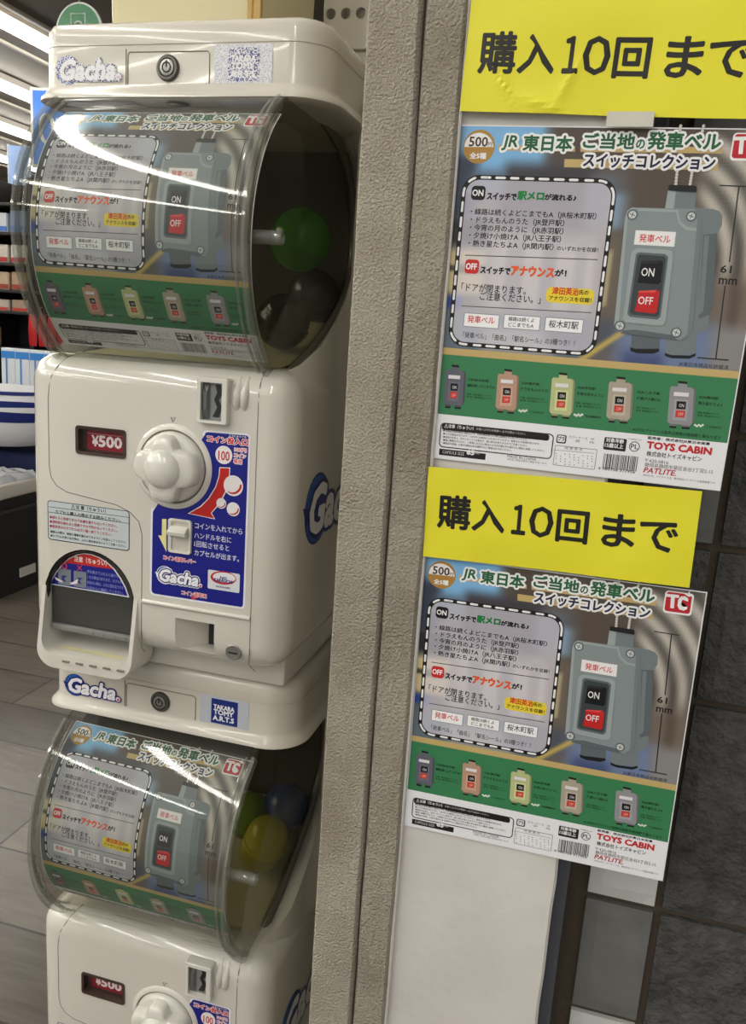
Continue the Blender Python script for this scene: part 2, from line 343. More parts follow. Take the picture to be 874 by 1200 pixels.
# ---------------------------------------------------------------- printed artwork: poster in units of its width, stickers in metres on the machine front
ART_POSTER=[
('P',(196,170,112),[(0.1332,-0.0567),(0.3851,-0.0569),(0.3872,-0.0741),(0.1316,-0.0751)]),
('P',(196,170,112),[(0.402,-0.0531),(0.8407,-0.052),(0.8416,-0.0708),(0.4047,-0.0741)]),
('P',(196,170,112),[(0.356,-0.0976),(0.8339,-0.0953),(0.8366,-0.121),(0.3577,-0.1231)]),
('C',(176,132,62),0.0669,-0.0647,0.054),
('P',(238,238,238),[(0.017,-0.0667),(0.0174,-0.0582),(0.0194,-0.05),(0.0229,-0.0425),(0.0278,-0.0357),(0.034,-0.0301),(0.0412,-0.0256),(0.0493,-0.0225),(0.0579,-0.0209),(0.0668,-0.0207),(0.0757,-0.0221),(0.0843,-0.025),(0.0923,-0.0292),(0.0996,-0.0346),(0.1058,-0.0411),(0.1108,-0.0485),(0.1145,-0.0565),(0.1166,-0.0648)]),
('T',(70,48,24),'500',0.0322,-0.064,0.0953,0.03,0.03,0,None),
('T',(70,48,24),'円',0.0967,-0.0628,0.1106,0.0122,0.02,0,None),
('T',(238,238,238),'全5種',0.0391,-0.1029,0.0943,0.0192,0.04,0,None),
('T',(38,98,62),'JR',0.1446,-0.0741,0.195,0.0459,0.03,0.15,((238,238,238),0.0075)),
('T',(38,98,62),'東日本',0.2158,-0.0734,0.3743,0.0469,0.04,0,((238,238,238),0.0075)),
('T',(38,98,62),'ご当地',0.4105,-0.0628,0.5722,0.0459,0.04,0,((238,238,238),0.0075)),
('T',(38,98,62),'の',0.578,-0.061,0.6041,0.0274,0.04,0,((238,238,238),0.0075)),
('T',(38,98,62),'発車ベル',0.6134,-0.0617,0.8328,0.0505,0.04,0,((238,238,238),0.0075)),
('T',(28,28,60),'スイッチコレクション',0.4193,-0.1202,0.8247,0.0407,0.04,0,((238,238,238),0.0075)),
('R',(238,238,238),0.8668,-0.0907,0.9629,-0.0088,0.012,0.0,None),
('R',(190,40,50),0.8716,-0.0836,0.9565,-0.0126,0.009,0.0,None),
('P',(238,238,238),[(0.8706,-0.0208),(0.9129,-0.0193),(0.9144,-0.03),(0.9003,-0.0305),(0.9028,-0.071),(0.89,-0.0713),(0.8875,-0.0308),(0.872,-0.0316)]),
('P',(238,238,238),[(0.9452,-0.0285),(0.9343,-0.0208),(0.9205,-0.0228),(0.9124,-0.0365),(0.9125,-0.0585),(0.9199,-0.0715),(0.9358,-0.0738),(0.946,-0.0659),(0.9462,-0.0565),(0.9353,-0.0597),(0.9296,-0.059),(0.9246,-0.0535),(0.9243,-0.041),(0.9277,-0.0343),(0.935,-0.0363),(0.9453,-0.0394)]),
('P',(238,238,238),[(0.9289,-0.0122),(0.9411,-0.0089),(0.9466,0.0028),(0.9471,-0.0111),(0.9591,-0.0171),(0.9442,-0.0209)]),
('R',(24,24,26),0.021,-0.73,0.537,-0.154,0.058,0,None),
('D',(238,238,238),0.029,-0.722,0.529,-0.162,0.052,0.008,0.028),
('H',(208,205,216),0.037000000000000005,-0.714,0.521,-0.17,0.045),
('R',(22,22,22),0.0563,-0.2357,0.1045,-0.1897,0.012,0.0,None),
('T',(238,238,238),'ON',0.0602,-0.2222,0.0972,0.0195,0.04,0,None),
('T',(22,22,22),'スイッチで',0.1118,-0.2331,0.2112,0.0222,0.06,0,None),
('T',(34,130,66),'駅メロ',0.2155,-0.2296,0.3023,0.0261,0.07,0,None),
('T',(22,22,22),'が流れる♪',0.3061,-0.2279,0.4089,0.0191,0.06,0,None),
('T',(30,30,36),'・線路は続くよどこまでもA（JR桜木町駅）',0.0601,-0.2868,0.4819,0.0239,0.012,0,None),
('T',(30,30,36),'・ドラえもんのうた（JR登戸駅）',0.0627,-0.3129,0.3803,0.0239,0.012,0,None),
('T',(30,30,36),'・今宵の月のように（JR赤羽駅）',0.0631,-0.3391,0.3806,0.024,0.012,0,None),
('T',(30,30,36),'・夕焼け小焼けA（JR八王子駅）',0.0627,-0.3648,0.3758,0.0241,0.012,0,None),
('T',(30,30,36),'・熱き星たちよA（JR関内駅）',0.0632,-0.3913,0.354,0.0242,0.012,0,None),
('T',(30,30,36),'のいずれかを収録！',0.3661,-0.3879,0.5019,0.0153,0.012,0,None),
('L',(90,88,96),[(0.0561,-0.4189),(0.5036,-0.4109)],0.003),
('R',(205,45,45),0.0584,-0.4795,0.1075,-0.432,0.012,0.0,None),
('T',(238,238,238),'OFF',0.0623,-0.4655,0.1,0.0202,0.04,0,None),
('T',(22,22,22),'スイッチで',0.115,-0.4764,0.2168,0.023,0.06,0,None),
('T',(232,96,40),'アナウンス',0.2204,-0.4762,0.3657,0.0313,0.07,0,None),
('T',(22,22,22),'が！',0.3697,-0.4707,0.4068,0.021,0.06,0,None),
('T',(30,30,36),'「ドアが閉まります。',0.053,-0.5397,0.2785,0.0277,0.012,0,None),
('T',(30,30,36),'ご注意ください。」',0.1213,-0.5662,0.3315,0.0276,0.012,0,None),
('R',(236,212,62),0.3483,-0.5589,0.5075,-0.5078,0.016,0.0,None),
('T',(214,66,36),'津田英治',0.3676,-0.5312,0.4554,0.0241,0.03,0,None),
('T',(40,36,24),'氏の',0.4577,-0.527,0.4881,0.0154,0.03,0,None),
('T',(40,36,24),'アナウンスを収録！',0.3591,-0.5517,0.5003,0.0156,0.02,0,None),
('L',(90,88,96),[(0.0604,-0.5908),(0.505,-0.5842)],0.003),
('R',(245,245,246),0.0741,-0.6588,0.1954,-0.6146,0.001,0.0025,(130,140,145)),
('R',(245,245,246),0.2147,-0.6546,0.3373,-0.6109,0.001,0.0025,(130,140,145)),
('R',(245,245,246),0.3574,-0.6537,0.482,-0.6105,0.001,0.0025,(130,140,145)),
('T',(205,50,54),'発車ベル',0.0859,-0.6461,0.1814,0.025,0.012,0,None),
('T',(50,50,56),'線路は続くよ',0.2293,-0.63,0.3178,0.0145,0.01,0,None),
('T',(50,50,56),'どこまでもA',0.2299,-0.6491,0.3178,0.0146,0.01,0,None),
('T',(50,50,56),'桜木町駅',0.3693,-0.6426,0.4686,0.0259,0.008,0,None),
('T',(50,50,56),'「発車ベル」「曲名」「駅名シール」の3種つき！！',0.0751,-0.6999,0.4636,0.0208,0.006,0,None),
('C',(206,204,196),0.7154,-0.1282,0.0048),
('C',(206,204,196),0.7157,-0.1374,0.0048),
('C',(206,204,196),0.716,-0.1467,0.0049),
('C',(206,204,196),0.7163,-0.156,0.0049),
('C',(206,204,196),0.7167,-0.1654,0.0049),
('C',(206,204,196),0.7606,-0.1297,0.0048),
('C',(206,204,196),0.7605,-0.1383,0.0048),
('C',(206,204,196),0.7604,-0.1469,0.0048),
('C',(206,204,196),0.7603,-0.1555,0.0048),
('C',(206,204,196),0.7602,-0.1641,0.0048),
('C',(206,204,196),0.7061,0.0091,0.0048),
('C',(206,204,196),0.7063,0.001,0.0048),
('C',(206,204,196),0.7065,-0.0071,0.0048),
('C',(206,204,196),0.775,0.01,0.0047),
('C',(206,204,196),0.7742,0.0019,0.0047),
('C',(206,204,196),0.7733,-0.0061,0.0047),
('P',(117,127,130),[(0.6958,-0.1854),(0.7816,-0.1869),(0.7868,-0.2485),(0.6948,-0.2414)]),
('P',(156,166,167),[(0.6958,-0.1854),(0.7204,-0.1861),(0.7214,-0.2404),(0.6948,-0.2414)]),
('P',(30,32,34),[(0.6961,-0.1729),(0.6983,-0.1687),(0.7776,-0.1691),(0.7816,-0.1731),(0.7824,-0.1876),(0.6965,-0.1854)]),
('P',(94,103,107),[(0.6463,-0.6434),(0.7383,-0.6515),(0.742,-0.6924),(0.6501,-0.6921)]),
('P',(117,127,130),[(0.7569,-0.6501),(0.8518,-0.6318),(0.8584,-0.6942),(0.7621,-0.7058)]),
('P',(26,28,30),[(0.6466,-0.6886),(0.6633,-0.6919),(0.7403,-0.6858),(0.7416,-0.6947),(0.7239,-0.7036),(0.6727,-0.7062),(0.6497,-0.7005)]),
('P',(26,28,30),[(0.7595,-0.6977),(0.7821,-0.7034),(0.8393,-0.7002),(0.8573,-0.6913),(0.8579,-0.7002),(0.8408,-0.7106),(0.7836,-0.7138),(0.7624,-0.708)]),
('P',(117,127,130),[(0.7625,-0.2347),(0.8424,-0.2374),(0.8602,-0.2423),(0.8717,-0.2543),(0.8754,-0.2867),(0.8642,-0.3116),(0.85,-0.3179),(0.8693,-0.561),(0.8804,-0.569),(0.8828,-0.6075),(0.8733,-0.6192),(0.8106,-0.6519),(0.7964,-0.653)]),
('P',(94,103,107),[(0.8236,-0.3169),(0.864,-0.3102),(0.8852,-0.5454),(0.8746,-0.5679),(0.8497,-0.5806)]),
('P',(117,127,130),[(0.8278,-0.3217),(0.8418,-0.3182),(0.8599,-0.5544),(0.8481,-0.5697)]),
('P',(136,146,148),[(0.5737,-0.2742),(0.578,-0.2527),(0.5909,-0.2416),(0.7841,-0.2395),(0.8048,-0.2485),(0.8139,-0.2718),(0.835,-0.6146),(0.8284,-0.6373),(0.8037,-0.6539),(0.6124,-0.6444),(0.5934,-0.6361),(0.585,-0.6178)]),
('P',(156,166,167),[(0.6083,-0.2431),(0.7346,-0.2441),(0.7481,-0.2786),(0.7717,-0.296),(0.811,-0.2985),(0.8109,-0.3069),(0.7673,-0.3046),(0.7434,-0.2852),(0.73,-0.2513),(0.6095,-0.2515)]),
('P',(117,127,130),[(0.7841,-0.2395),(0.8048,-0.2485),(0.8139,-0.2718),(0.835,-0.6146),(0.8284,-0.6373),(0.8037,-0.6539),(0.8217,-0.6304),(0.7988,-0.2724),(0.7917,-0.2532)]),
('P',(156,166,167),[(0.5737,-0.2742),(0.578,-0.2527),(0.5909,-0.2416),(0.6083,-0.2431),(0.5874,-0.258),(0.5827,-0.2767),(0.5992,-0.6131),(0.585,-0.6178)]),
('P',(94,103,107),[(0.6156,-0.6352),(0.6547,-0.6293),(0.7725,-0.6377),(0.7919,-0.6519),(0.8037,-0.6539),(0.6124,-0.6444)]),
('C',(94,103,107),0.5961,-0.2641,0.0172),
('C',(205,208,206),0.5961,-0.2641,0.0122),
('L',(90,96,98),[(0.5886,-0.2616),(0.6037,-0.2667)],0.0025),
('L',(90,96,98),[(0.5942,-0.2713),(0.598,-0.2569)],0.0025),
('C',(94,103,107),0.7784,-0.262,0.0166),
('C',(205,208,206),0.7784,-0.262,0.0117),
('L',(90,96,98),[(0.7711,-0.2595),(0.7858,-0.2645)],0.0025),
('L',(90,96,98),[(0.7767,-0.2691),(0.7801,-0.255)],0.0025),
('C',(94,103,107),0.604,-0.621,0.0176),
('C',(205,208,206),0.604,-0.621,0.0125),
('L',(90,96,98),[(0.5962,-0.6185),(0.6117,-0.6234)],0.0025),
('L',(90,96,98),[(0.6021,-0.6286),(0.6059,-0.6133)],0.0025),
('C',(94,103,107),0.7864,-0.6293,0.017),
('C',(205,208,206),0.7864,-0.6293,0.0121),
('L',(90,96,98),[(0.7788,-0.6269),(0.7939,-0.6317)],0.0025),
('L',(90,96,98),[(0.7846,-0.6368),(0.7882,-0.6218)],0.0025),
('P',(238,236,236),[(0.6128,-0.3119),(0.739,-0.3122),(0.7408,-0.3582),(0.6133,-0.3571)]),
('T',(214,60,66),'発車ベル',0.6273,-0.3485,0.7253,0.0257,0.012,0,None),
('P',(156,166,167),[(0.6135,-0.3744),(0.6271,-0.368),(0.7226,-0.3691),(0.7377,-0.3755),(0.7417,-0.3882),(0.7475,-0.5951),(0.7407,-0.6082),(0.7254,-0.6122),(0.6222,-0.6077),(0.6104,-0.5973),(0.6113,-0.5823),(0.6083,-0.3891)]),
('P',(94,103,107),[(0.624,-0.3869),(0.6332,-0.3806),(0.7152,-0.3823),(0.7264,-0.3904),(0.7297,-0.5816),(0.721,-0.5918),(0.6329,-0.589),(0.6229,-0.5807)]),
('P',(60,66,70),[(0.6307,-0.3938),(0.6371,-0.3877),(0.712,-0.3897),(0.7201,-0.3964),(0.7236,-0.5746),(0.7169,-0.5832),(0.6377,-0.5812),(0.6294,-0.5743)]),
('P',(20,21,24),[(0.6442,-0.4076),(0.7025,-0.4031),(0.7133,-0.4083),(0.7139,-0.4719),(0.7064,-0.4796),(0.6409,-0.4776),(0.6424,-0.4673)]),
('P',(42,43,47),[(0.6442,-0.4076),(0.7025,-0.4031),(0.6969,-0.4135),(0.6426,-0.4163)]),
('P',(196,36,38),[(0.6504,-0.5035),(0.7053,-0.4972),(0.7154,-0.5024),(0.716,-0.567),(0.7082,-0.5734),(0.645,-0.5703),(0.6465,-0.5598)]),
('P',(226,74,70),[(0.6504,-0.5035),(0.7053,-0.4972),(0.7001,-0.5063),(0.6468,-0.5096)]),
('T',(238,238,238),'ON',0.6494,-0.4552,0.6896,0.026,0.015,0,None),
('T',(238,238,238),'OFF',0.6519,-0.5461,0.6981,0.0249,0.012,0,None),
('L',(46,46,46),[(0.8496,-0.1656),(0.9328,-0.1665)],0.004),
('L',(46,46,46),[(0.9073,-0.1666),(0.9153,-0.3963)],0.004),
('L',(46,46,46),[(0.9141,-0.4716),(0.9219,-0.7054)],0.004),
('L',(46,46,46),[(0.865,-0.7049),(0.9606,-0.7051)],0.004),
('T',(22,22,22),'61',0.8924,-0.4308,0.9253,0.0225,0.03,0,None),
('T',(22,22,22),'mm',0.8931,-0.4664,0.9472,0.0184,0.03,0,None),
('T',(50,52,56),'JR東日本商品化許諾済',0.809,-0.7387,0.9652,0.0163,0.006,0,None),
('Q',(196,170,112),0,-0.763,1,-0.739),
('Q',(58,128,84),0,-0.9766,1,-0.763),
('Q',(236,236,240),0,-1.1376,1,-0.9766),
('P',(22,22,22),[(0.045,-0.7965),(0.0712,-0.7974),(0.0722,-0.8069),(0.0459,-0.8059)]),
('P',(98,100,112),[(0.0457,-0.8044),(0.072,-0.8053),(0.0734,-0.8195),(0.0457,-0.8203)]),
('P',(22,22,22),[(0.0346,-0.9451),(0.0545,-0.9448),(0.0553,-0.9528),(0.0354,-0.9531)]),
('P',(22,22,22),[(0.0695,-0.9465),(0.0926,-0.9459),(0.0932,-0.9523),(0.0702,-0.9529)]),
('P',(76,78,87),[(0.0337,-0.9354),(0.0534,-0.9335),(0.0546,-0.9464),(0.0347,-0.9467)]),
('P',(76,78,87),[(0.0681,-0.9321),(0.0926,-0.9297),(0.0926,-0.9459),(0.0695,-0.9465)]),
('P',(76,78,87),[(0.0811,-0.814),(0.0961,-0.8175),(0.099,-0.8299),(0.103,-0.9271),(0.0937,-0.9409)]),
('P',(98,100,112),[(0.0243,-0.8205),(0.0287,-0.8154),(0.0853,-0.8153),(0.0925,-0.8226),(0.0978,-0.9325),(0.0921,-0.9411),(0.0323,-0.9388),(0.0266,-0.9312)]),
('P',(225,222,224),[(0.0371,-0.8338),(0.0797,-0.8332),(0.0793,-0.846),(0.0367,-0.8466)]),
('P',(109,112,125),[(0.041,-0.8574),(0.0804,-0.8571),(0.0824,-0.9259),(0.0411,-0.9266)]),
('P',(22,22,22),[(0.0474,-0.8632),(0.0744,-0.8624),(0.0753,-0.8879),(0.0482,-0.8889)]),
('P',(205,62,50),[(0.0479,-0.8937),(0.075,-0.8928),(0.0747,-0.9153),(0.0476,-0.9163)]),
('T',(238,238,238),'ON',0.0549,-0.8818,0.0696,0.0111,0,0,None),
('T',(240,190,180),'OFF',0.0545,-0.9108,0.07,0.0112,0,0,None),
('P',(22,22,22),[(0.2336,-0.7956),(0.2601,-0.7965),(0.2612,-0.8058),(0.2346,-0.805)]),
('P',(184,148,126),[(0.2344,-0.8034),(0.261,-0.8043),(0.2626,-0.8183),(0.2345,-0.8192)]),
('P',(22,22,22),[(0.2246,-0.9432),(0.2447,-0.9428),(0.2456,-0.9508),(0.2255,-0.9512)]),
('P',(22,22,22),[(0.26,-0.9445),(0.2832,-0.9438),(0.2839,-0.9501),(0.2607,-0.9509)]),
('P',(143,115,98),[(0.2236,-0.9336),(0.2435,-0.9316),(0.2449,-0.9444),(0.2248,-0.9448)]),
('P',(143,115,98),[(0.2584,-0.9302),(0.2831,-0.9278),(0.2832,-0.9438),(0.26,-0.9445)]),
('P',(143,115,98),[(0.2702,-0.8129),(0.2854,-0.8163),(0.2885,-0.8287),(0.2936,-0.9251),(0.2843,-0.9389)]),
('P',(184,148,126),[(0.2129,-0.8195),(0.2174,-0.8144),(0.2745,-0.8141),(0.2819,-0.8214),(0.2884,-0.9304),(0.2827,-0.939),(0.2223,-0.9369),(0.2164,-0.9295)]),
('P',(225,222,224),[(0.226,-0.8327),(0.269,-0.832),(0.2688,-0.8447),(0.2257,-0.8454)]),
('P',(206,165,141),[(0.2302,-0.8561),(0.27,-0.8557),(0.2727,-0.924),(0.231,-0.9248)]),
('P',(22,22,22),[(0.2367,-0.8619),(0.264,-0.861),(0.2652,-0.8863),(0.2378,-0.8873)]),
('P',(205,62,50),[(0.2375,-0.8921),(0.2649,-0.8911),(0.2649,-0.9135),(0.2374,-0.9146)]),
('T',(238,238,238),'ON',0.2445,-0.8803,0.2594,0.011,0,0,None),
('T',(240,190,180),'OFF',0.2444,-0.9091,0.26,0.0111,0,0,None),
('P',(22,22,22),[(0.4232,-0.7915),(0.451,-0.7923),(0.4522,-0.8018),(0.4243,-0.801)]),
('P',(186,192,140),[(0.4241,-0.7994),(0.452,-0.8002),(0.4538,-0.8145),(0.4244,-0.8155)]),
('P',(22,22,22),[(0.4151,-0.9417),(0.4362,-0.9412),(0.4372,-0.9494),(0.4161,-0.9498)]),
('P',(22,22,22),[(0.4522,-0.9429),(0.4765,-0.9421),(0.4774,-0.9486),(0.453,-0.9494)]),
('P',(145,149,109),[(0.414,-0.932),(0.4348,-0.9299),(0.4364,-0.9429),(0.4153,-0.9433)]),
('P',(145,149,109),[(0.4504,-0.9284),(0.4763,-0.9258),(0.4765,-0.9421),(0.4522,-0.9429)]),
('P',(145,149,109),[(0.4617,-0.809),(0.4777,-0.8124),(0.481,-0.8249),(0.4872,-0.923),(0.4777,-0.9371)]),
('P',(186,192,140),[(0.4017,-0.8159),(0.4063,-0.8106),(0.4662,-0.8102),(0.474,-0.8175),(0.4818,-0.9285),(0.4759,-0.9372),(0.4126,-0.9354),(0.4064,-0.9278)]),
('P',(225,222,224),[(0.4156,-0.8292),(0.4607,-0.8284),(0.4605,-0.8413),(0.4154,-0.8422)]),
('P',(208,215,156),[(0.4202,-0.8531),(0.4619,-0.8524),(0.4653,-0.922),(0.4217,-0.923)]),
('P',(22,22,22),[(0.427,-0.8589),(0.4557,-0.8579),(0.4571,-0.8837),(0.4284,-0.8848)]),
('P',(205,62,50),[(0.4282,-0.8897),(0.4568,-0.8886),(0.457,-0.9114),(0.4283,-0.9125)]),
('T',(238,238,238),'ON',0.4354,-0.8776,0.451,0.0112,0,0,None),
('T',(240,190,180),'OFF',0.4355,-0.9069,0.4519,0.0113,0,0,None),
('P',(22,22,22),[(0.6162,-0.7885),(0.6452,-0.7892),(0.6465,-0.7987),(0.6175,-0.7981)]),
('P',(172,163,146),[(0.6173,-0.7965),(0.6463,-0.7971),(0.6482,-0.8114),(0.6176,-0.8125)]),
('P',(22,22,22),[(0.609,-0.9388),(0.6309,-0.9382),(0.632,-0.9463),(0.61,-0.9469)]),
('P',(22,22,22),[(0.6475,-0.9397),(0.6729,-0.9388),(0.6738,-0.9452),(0.6484,-0.9462)]),
('P',(134,127,113),[(0.6077,-0.929),(0.6294,-0.9268),(0.6311,-0.9398),(0.6092,-0.9404)]),
('P',(134,127,113),[(0.6456,-0.9252),(0.6725,-0.9225),(0.6729,-0.9388),(0.6475,-0.9397)]),
('P',(134,127,113),[(0.6565,-0.8058),(0.6731,-0.8091),(0.6766,-0.8217),(0.6839,-0.9197),(0.674,-0.9338)]),
('P',(172,163,146),[(0.5941,-0.8131),(0.5988,-0.8078),(0.6611,-0.807),(0.6693,-0.8143),(0.6783,-0.9252),(0.6722,-0.9339),(0.6063,-0.9325),(0.5998,-0.9249)]),
('P',(225,222,224),[(0.6086,-0.8263),(0.6555,-0.8252),(0.6555,-0.8381),(0.6085,-0.8392)]),
('P',(192,182,163),[(0.6136,-0.8501),(0.657,-0.8493),(0.6611,-0.9187),(0.6156,-0.92)]),
('P',(22,22,22),[(0.6207,-0.8559),(0.6505,-0.8547),(0.6522,-0.8805),(0.6224,-0.8818)]),
('P',(205,62,50),[(0.6221,-0.8867),(0.652,-0.8854),(0.6524,-0.9082),(0.6225,-0.9095)]),
('T',(238,238,238),'ON',0.6296,-0.8746,0.6458,0.0112,0,0,None),
('T',(240,190,180),'OFF',0.6299,-0.9039,0.647,0.0113,0,0,None),
('P',(22,22,22),[(0.8156,-0.7856),(0.8448,-0.7862),(0.8463,-0.7957),(0.817,-0.7951)]),
('P',(146,146,150),[(0.8168,-0.7935),(0.846,-0.7941),(0.8482,-0.8085),(0.8173,-0.8097)]),
('P',(22,22,22),[(0.8101,-0.9364),(0.8322,-0.9358),(0.8334,-0.9439),(0.8113,-0.9446)]),
('P',(22,22,22),[(0.849,-0.9373),(0.8746,-0.9363),(0.8756,-0.9428),(0.85,-0.9438)]),
('P',(113,113,117),[(0.8087,-0.9267),(0.8305,-0.9244),(0.8325,-0.9374),(0.8103,-0.9381)]),
('P',(113,113,117),[(0.8469,-0.9227),(0.874,-0.9199),(0.8746,-0.9363),(0.849,-0.9373)]),
('P',(113,113,117),[(0.8564,-0.8029),(0.8732,-0.8062),(0.8769,-0.8187),(0.8854,-0.9171),(0.8757,-0.9313)]),
('P',(146,146,150),[(0.7935,-0.8102),(0.7983,-0.8049),(0.8611,-0.804),(0.8695,-0.8113),(0.8799,-0.9226),(0.8739,-0.9314),(0.8073,-0.9301),(0.8007,-0.9225)]),
('P',(225,222,224),[(0.8083,-0.8235),(0.8557,-0.8223),(0.8558,-0.8353),(0.8084,-0.8365)]),
('P',(163,163,168),[(0.8137,-0.8474),(0.8575,-0.8465),(0.8624,-0.9162),(0.8166,-0.9176)]),
('P',(22,22,22),[(0.821,-0.8532),(0.851,-0.852),(0.853,-0.8779),(0.823,-0.8792)]),
('P',(205,62,50),[(0.8228,-0.8841),(0.8529,-0.8828),(0.8535,-0.9056),(0.8234,-0.907)]),
('T',(238,238,238),'ON',0.8302,-0.8719,0.8464,0.0113,0,0,None),
('T',(240,190,180),'OFF',0.8308,-0.9014,0.848,0.0113,0,0,None),
('T',(20,46,30),'①JR桜木町駅',0.1081,-0.85,0.1834,0.011,0.02,0,None),
('T',(20,46,30),'線路は続くよどこまでもA',0.1079,-0.8695,0.2076,0.011,0.02,0,None),
('T',(20,46,30),'作曲：株式会社スイッチ',0.1088,-0.8988,0.1968,0.0069,0.01,0,None),
('T',(20,46,30),'音 源：株式会社スイッチ',0.1097,-0.9085,0.2034,0.0069,0.01,0,None),
('T',(20,46,30),'②JR登戸駅',0.2993,-0.8452,0.362,0.0108,0.02,0,None),
('T',(20,46,30),'ドラえもんのうた',0.2994,-0.8644,0.3937,0.0109,0.02,0,None),
('T',(20,46,30),'作曲：株式会社スイッチ',0.3006,-0.8931,0.3837,0.0068,0.01,0,None),
('T',(20,46,30),'音 源：株式会社スイッチ',0.3017,-0.9027,0.3902,0.0068,0.01,0,None),
('T',(20,46,30),'③JR赤羽駅',0.4911,-0.8434,0.5532,0.0114,0.02,0,None),
('T',(20,46,30),'今宵の月のように',0.4916,-0.8635,0.5835,0.0114,0.02,0,None),
('T',(20,46,30),'作曲：株式会社スイッチ',0.4932,-0.8938,0.5736,0.0072,0.01,0,None),
('T',(20,46,30),'音 源：株式会社スイッチ',0.4945,-0.9039,0.5804,0.0072,0.01,0,None),
('T',(20,46,30),'④JR八王子駅',0.6902,-0.8406,0.7648,0.0112,0.02,0,None),
('T',(20,46,30),'夕焼け小焼けA',0.6909,-0.8604,0.7689,0.0112,0.02,0,None),
('T',(20,46,30),'作曲：株式会社スイッチ',0.693,-0.8902,0.7598,0.007,0.01,0,None),
('T',(20,46,30),'音 源：株式会社スイッチ',0.6944,-0.9,0.7665,0.0071,0.01,0,None),
('T',(20,46,30),'⑤JR関内駅',0.8892,-0.8387,0.9501,0.011,0.02,0,None),
('T',(20,46,30),'熱き星たちよA',0.8902,-0.8582,0.966,0.011,0.02,0,None),
('T',(20,46,30),'作曲：株式会社スイッチ',0.8926,-0.8874,0.9576,0.0069,0.01,0,None),
('T',(20,46,30),'音 源：株式会社スイッチ',0.8941,-0.8971,0.9643,0.0069,0.01,0,None),
('C',(214,224,214),0.302,-0.9358,0.0041),
('C',(214,224,214),0.3085,-0.9387,0.0041),
('C',(214,224,214),0.3143,-0.9346,0.0041),
('C',(214,224,214),0.3208,-0.9374,0.0041),
('C',(214,224,214),0.3265,-0.9334,0.0041),
('T',(20,46,30),'T-2580075',0.3383,-0.9405,0.3883,0.0068,0.01,0,None),
('C',(214,224,214),0.4937,-0.9318,0.004),
('C',(214,224,214),0.5001,-0.9346,0.004),
('C',(214,224,214),0.5056,-0.9307,0.0039),
('C',(214,224,214),0.512,-0.9334,0.0039),
('C',(214,224,214),0.5174,-0.9295,0.0039),
('T',(20,46,30),'T-2580075',0.529,-0.9365,0.5773,0.0067,0.01,0,None),
('C',(214,224,214),0.4937,-0.9317,0.0042),
('C',(214,224,214),0.5005,-0.9346,0.0042),
('C',(214,224,214),0.5064,-0.9304,0.0042),
('C',(214,224,214),0.5132,-0.9333,0.0042),
('C',(214,224,214),0.5191,-0.9291,0.0042),
('T',(20,46,30),'T-2580075',0.5314,-0.9366,0.5831,0.0072,0.01,0,None),
('C',(214,224,214),0.8907,-0.927,0.0039),
('C',(214,224,214),0.8971,-0.9299,0.0039),
('C',(214,224,214),0.9025,-0.9258,0.0039),
('C',(214,224,214),0.9089,-0.9287,0.0039),
('C',(214,224,214),0.9142,-0.9246,0.0039),
('T',(20,46,30),'T-2580075',0.926,-0.9318,0.974,0.0069,0.01,0,None),
('T',(20,46,30),'※OFFのアナウンス音声は実際の使用駅と異なります',0.6927,-0.9678,0.9783,0.0121,0.012,0,None),
('R',(236,236,240),0.0282,-1.0935,0.4292,-1.0108,0.012,0.004,(40,40,42)),
('R',(28,28,30),0.0298,-1.0328,0.4169,-1.0101,0.008,0.0,None),
('T',(238,238,238),'⚠注意（ちゅうい）',0.0392,-1.0246,0.1461,0.0142,0.02,0,None),
('T',(200,200,200),'お買い上げのお客様へ 必ずお読みください。',0.1568,-1.0208,0.3344,0.0084,0.01,0,None),
('T',(40,40,42),'●本商品の対象年齢は15歳以上です。対象年齢未満のお子様には絶対に与えないでください。',0.0362,-1.0393,0.3419,0.0078,0.012,0,None),
('T',(40,40,42),'●小さな部品があります。口の中には絶対に入れないでください。窒息などの危険があります。',0.0373,-1.0507,0.3873,0.0078,0.012,0,None),
('T',(40,40,42),'●商品の形状上、先がとがっている部分や、鋭い部分がありますのでご注意ください。',0.0384,-1.0621,0.3444,0.0078,0.012,0,None),
('T',(40,40,42),'●強い衝撃を与えたり、ご使用にならない時は小さなお子様の手の届かない場所に保管してください。',0.0395,-1.0735,0.4068,0.0079,0.012,0,None),
('T',(40,40,42),'●製品の改造、火気や湿気のある場所でのご使用はおやめください。',0.0406,-1.0849,0.292,0.0079,0.012,0,None),
('R',(28,28,30),0.0284,-1.1262,0.2,-1.1032,0.002,0.0,None),
('T',(200,200,200),'CAPSULE SIZE',0.0409,-1.119,0.1214,0.0108,0.01,0,None),
('T',(238,238,238),'65',0.1311,-1.1131,0.1575,0.0171,0.07,0,None),
('T',(200,200,200),'mm',0.1616,-1.1082,0.1771,0.0064,0.02,0,None),
('T',(70,70,74),'MADE IN CHINA',0.2781,-1.1085,0.3813,0.0105,0,0,None),
('T',(70,70,74),'※写真と商品は異なる場合があります。',0.2791,-1.1176,0.4217,0.0077,0,0,None),
('R',(40,40,42),0.4426,-1.0365,0.4761,-1.0063,0.006,0.0,None),
('R',(236,236,240),0.4462,-1.0319,0.4716,-1.0093,0.004,0.0,None),
('T',(30,30,32),'プラ',0.4477,-1.0276,0.4697,0.0151,0.03,0,None),
('T',(90,90,94),'カラーケース\u3000PP',0.4847,-1.0152,0.5705,0.0095,0,0,None),
('T',(90,90,94),'袋\u3000\u3000PE',0.5077,-1.0266,0.5722,0.0095,0,0,None),
('R',(236,236,240),0.4425,-1.1142,0.5837,-1.0465,0.001,0.002,(120,120,124)),
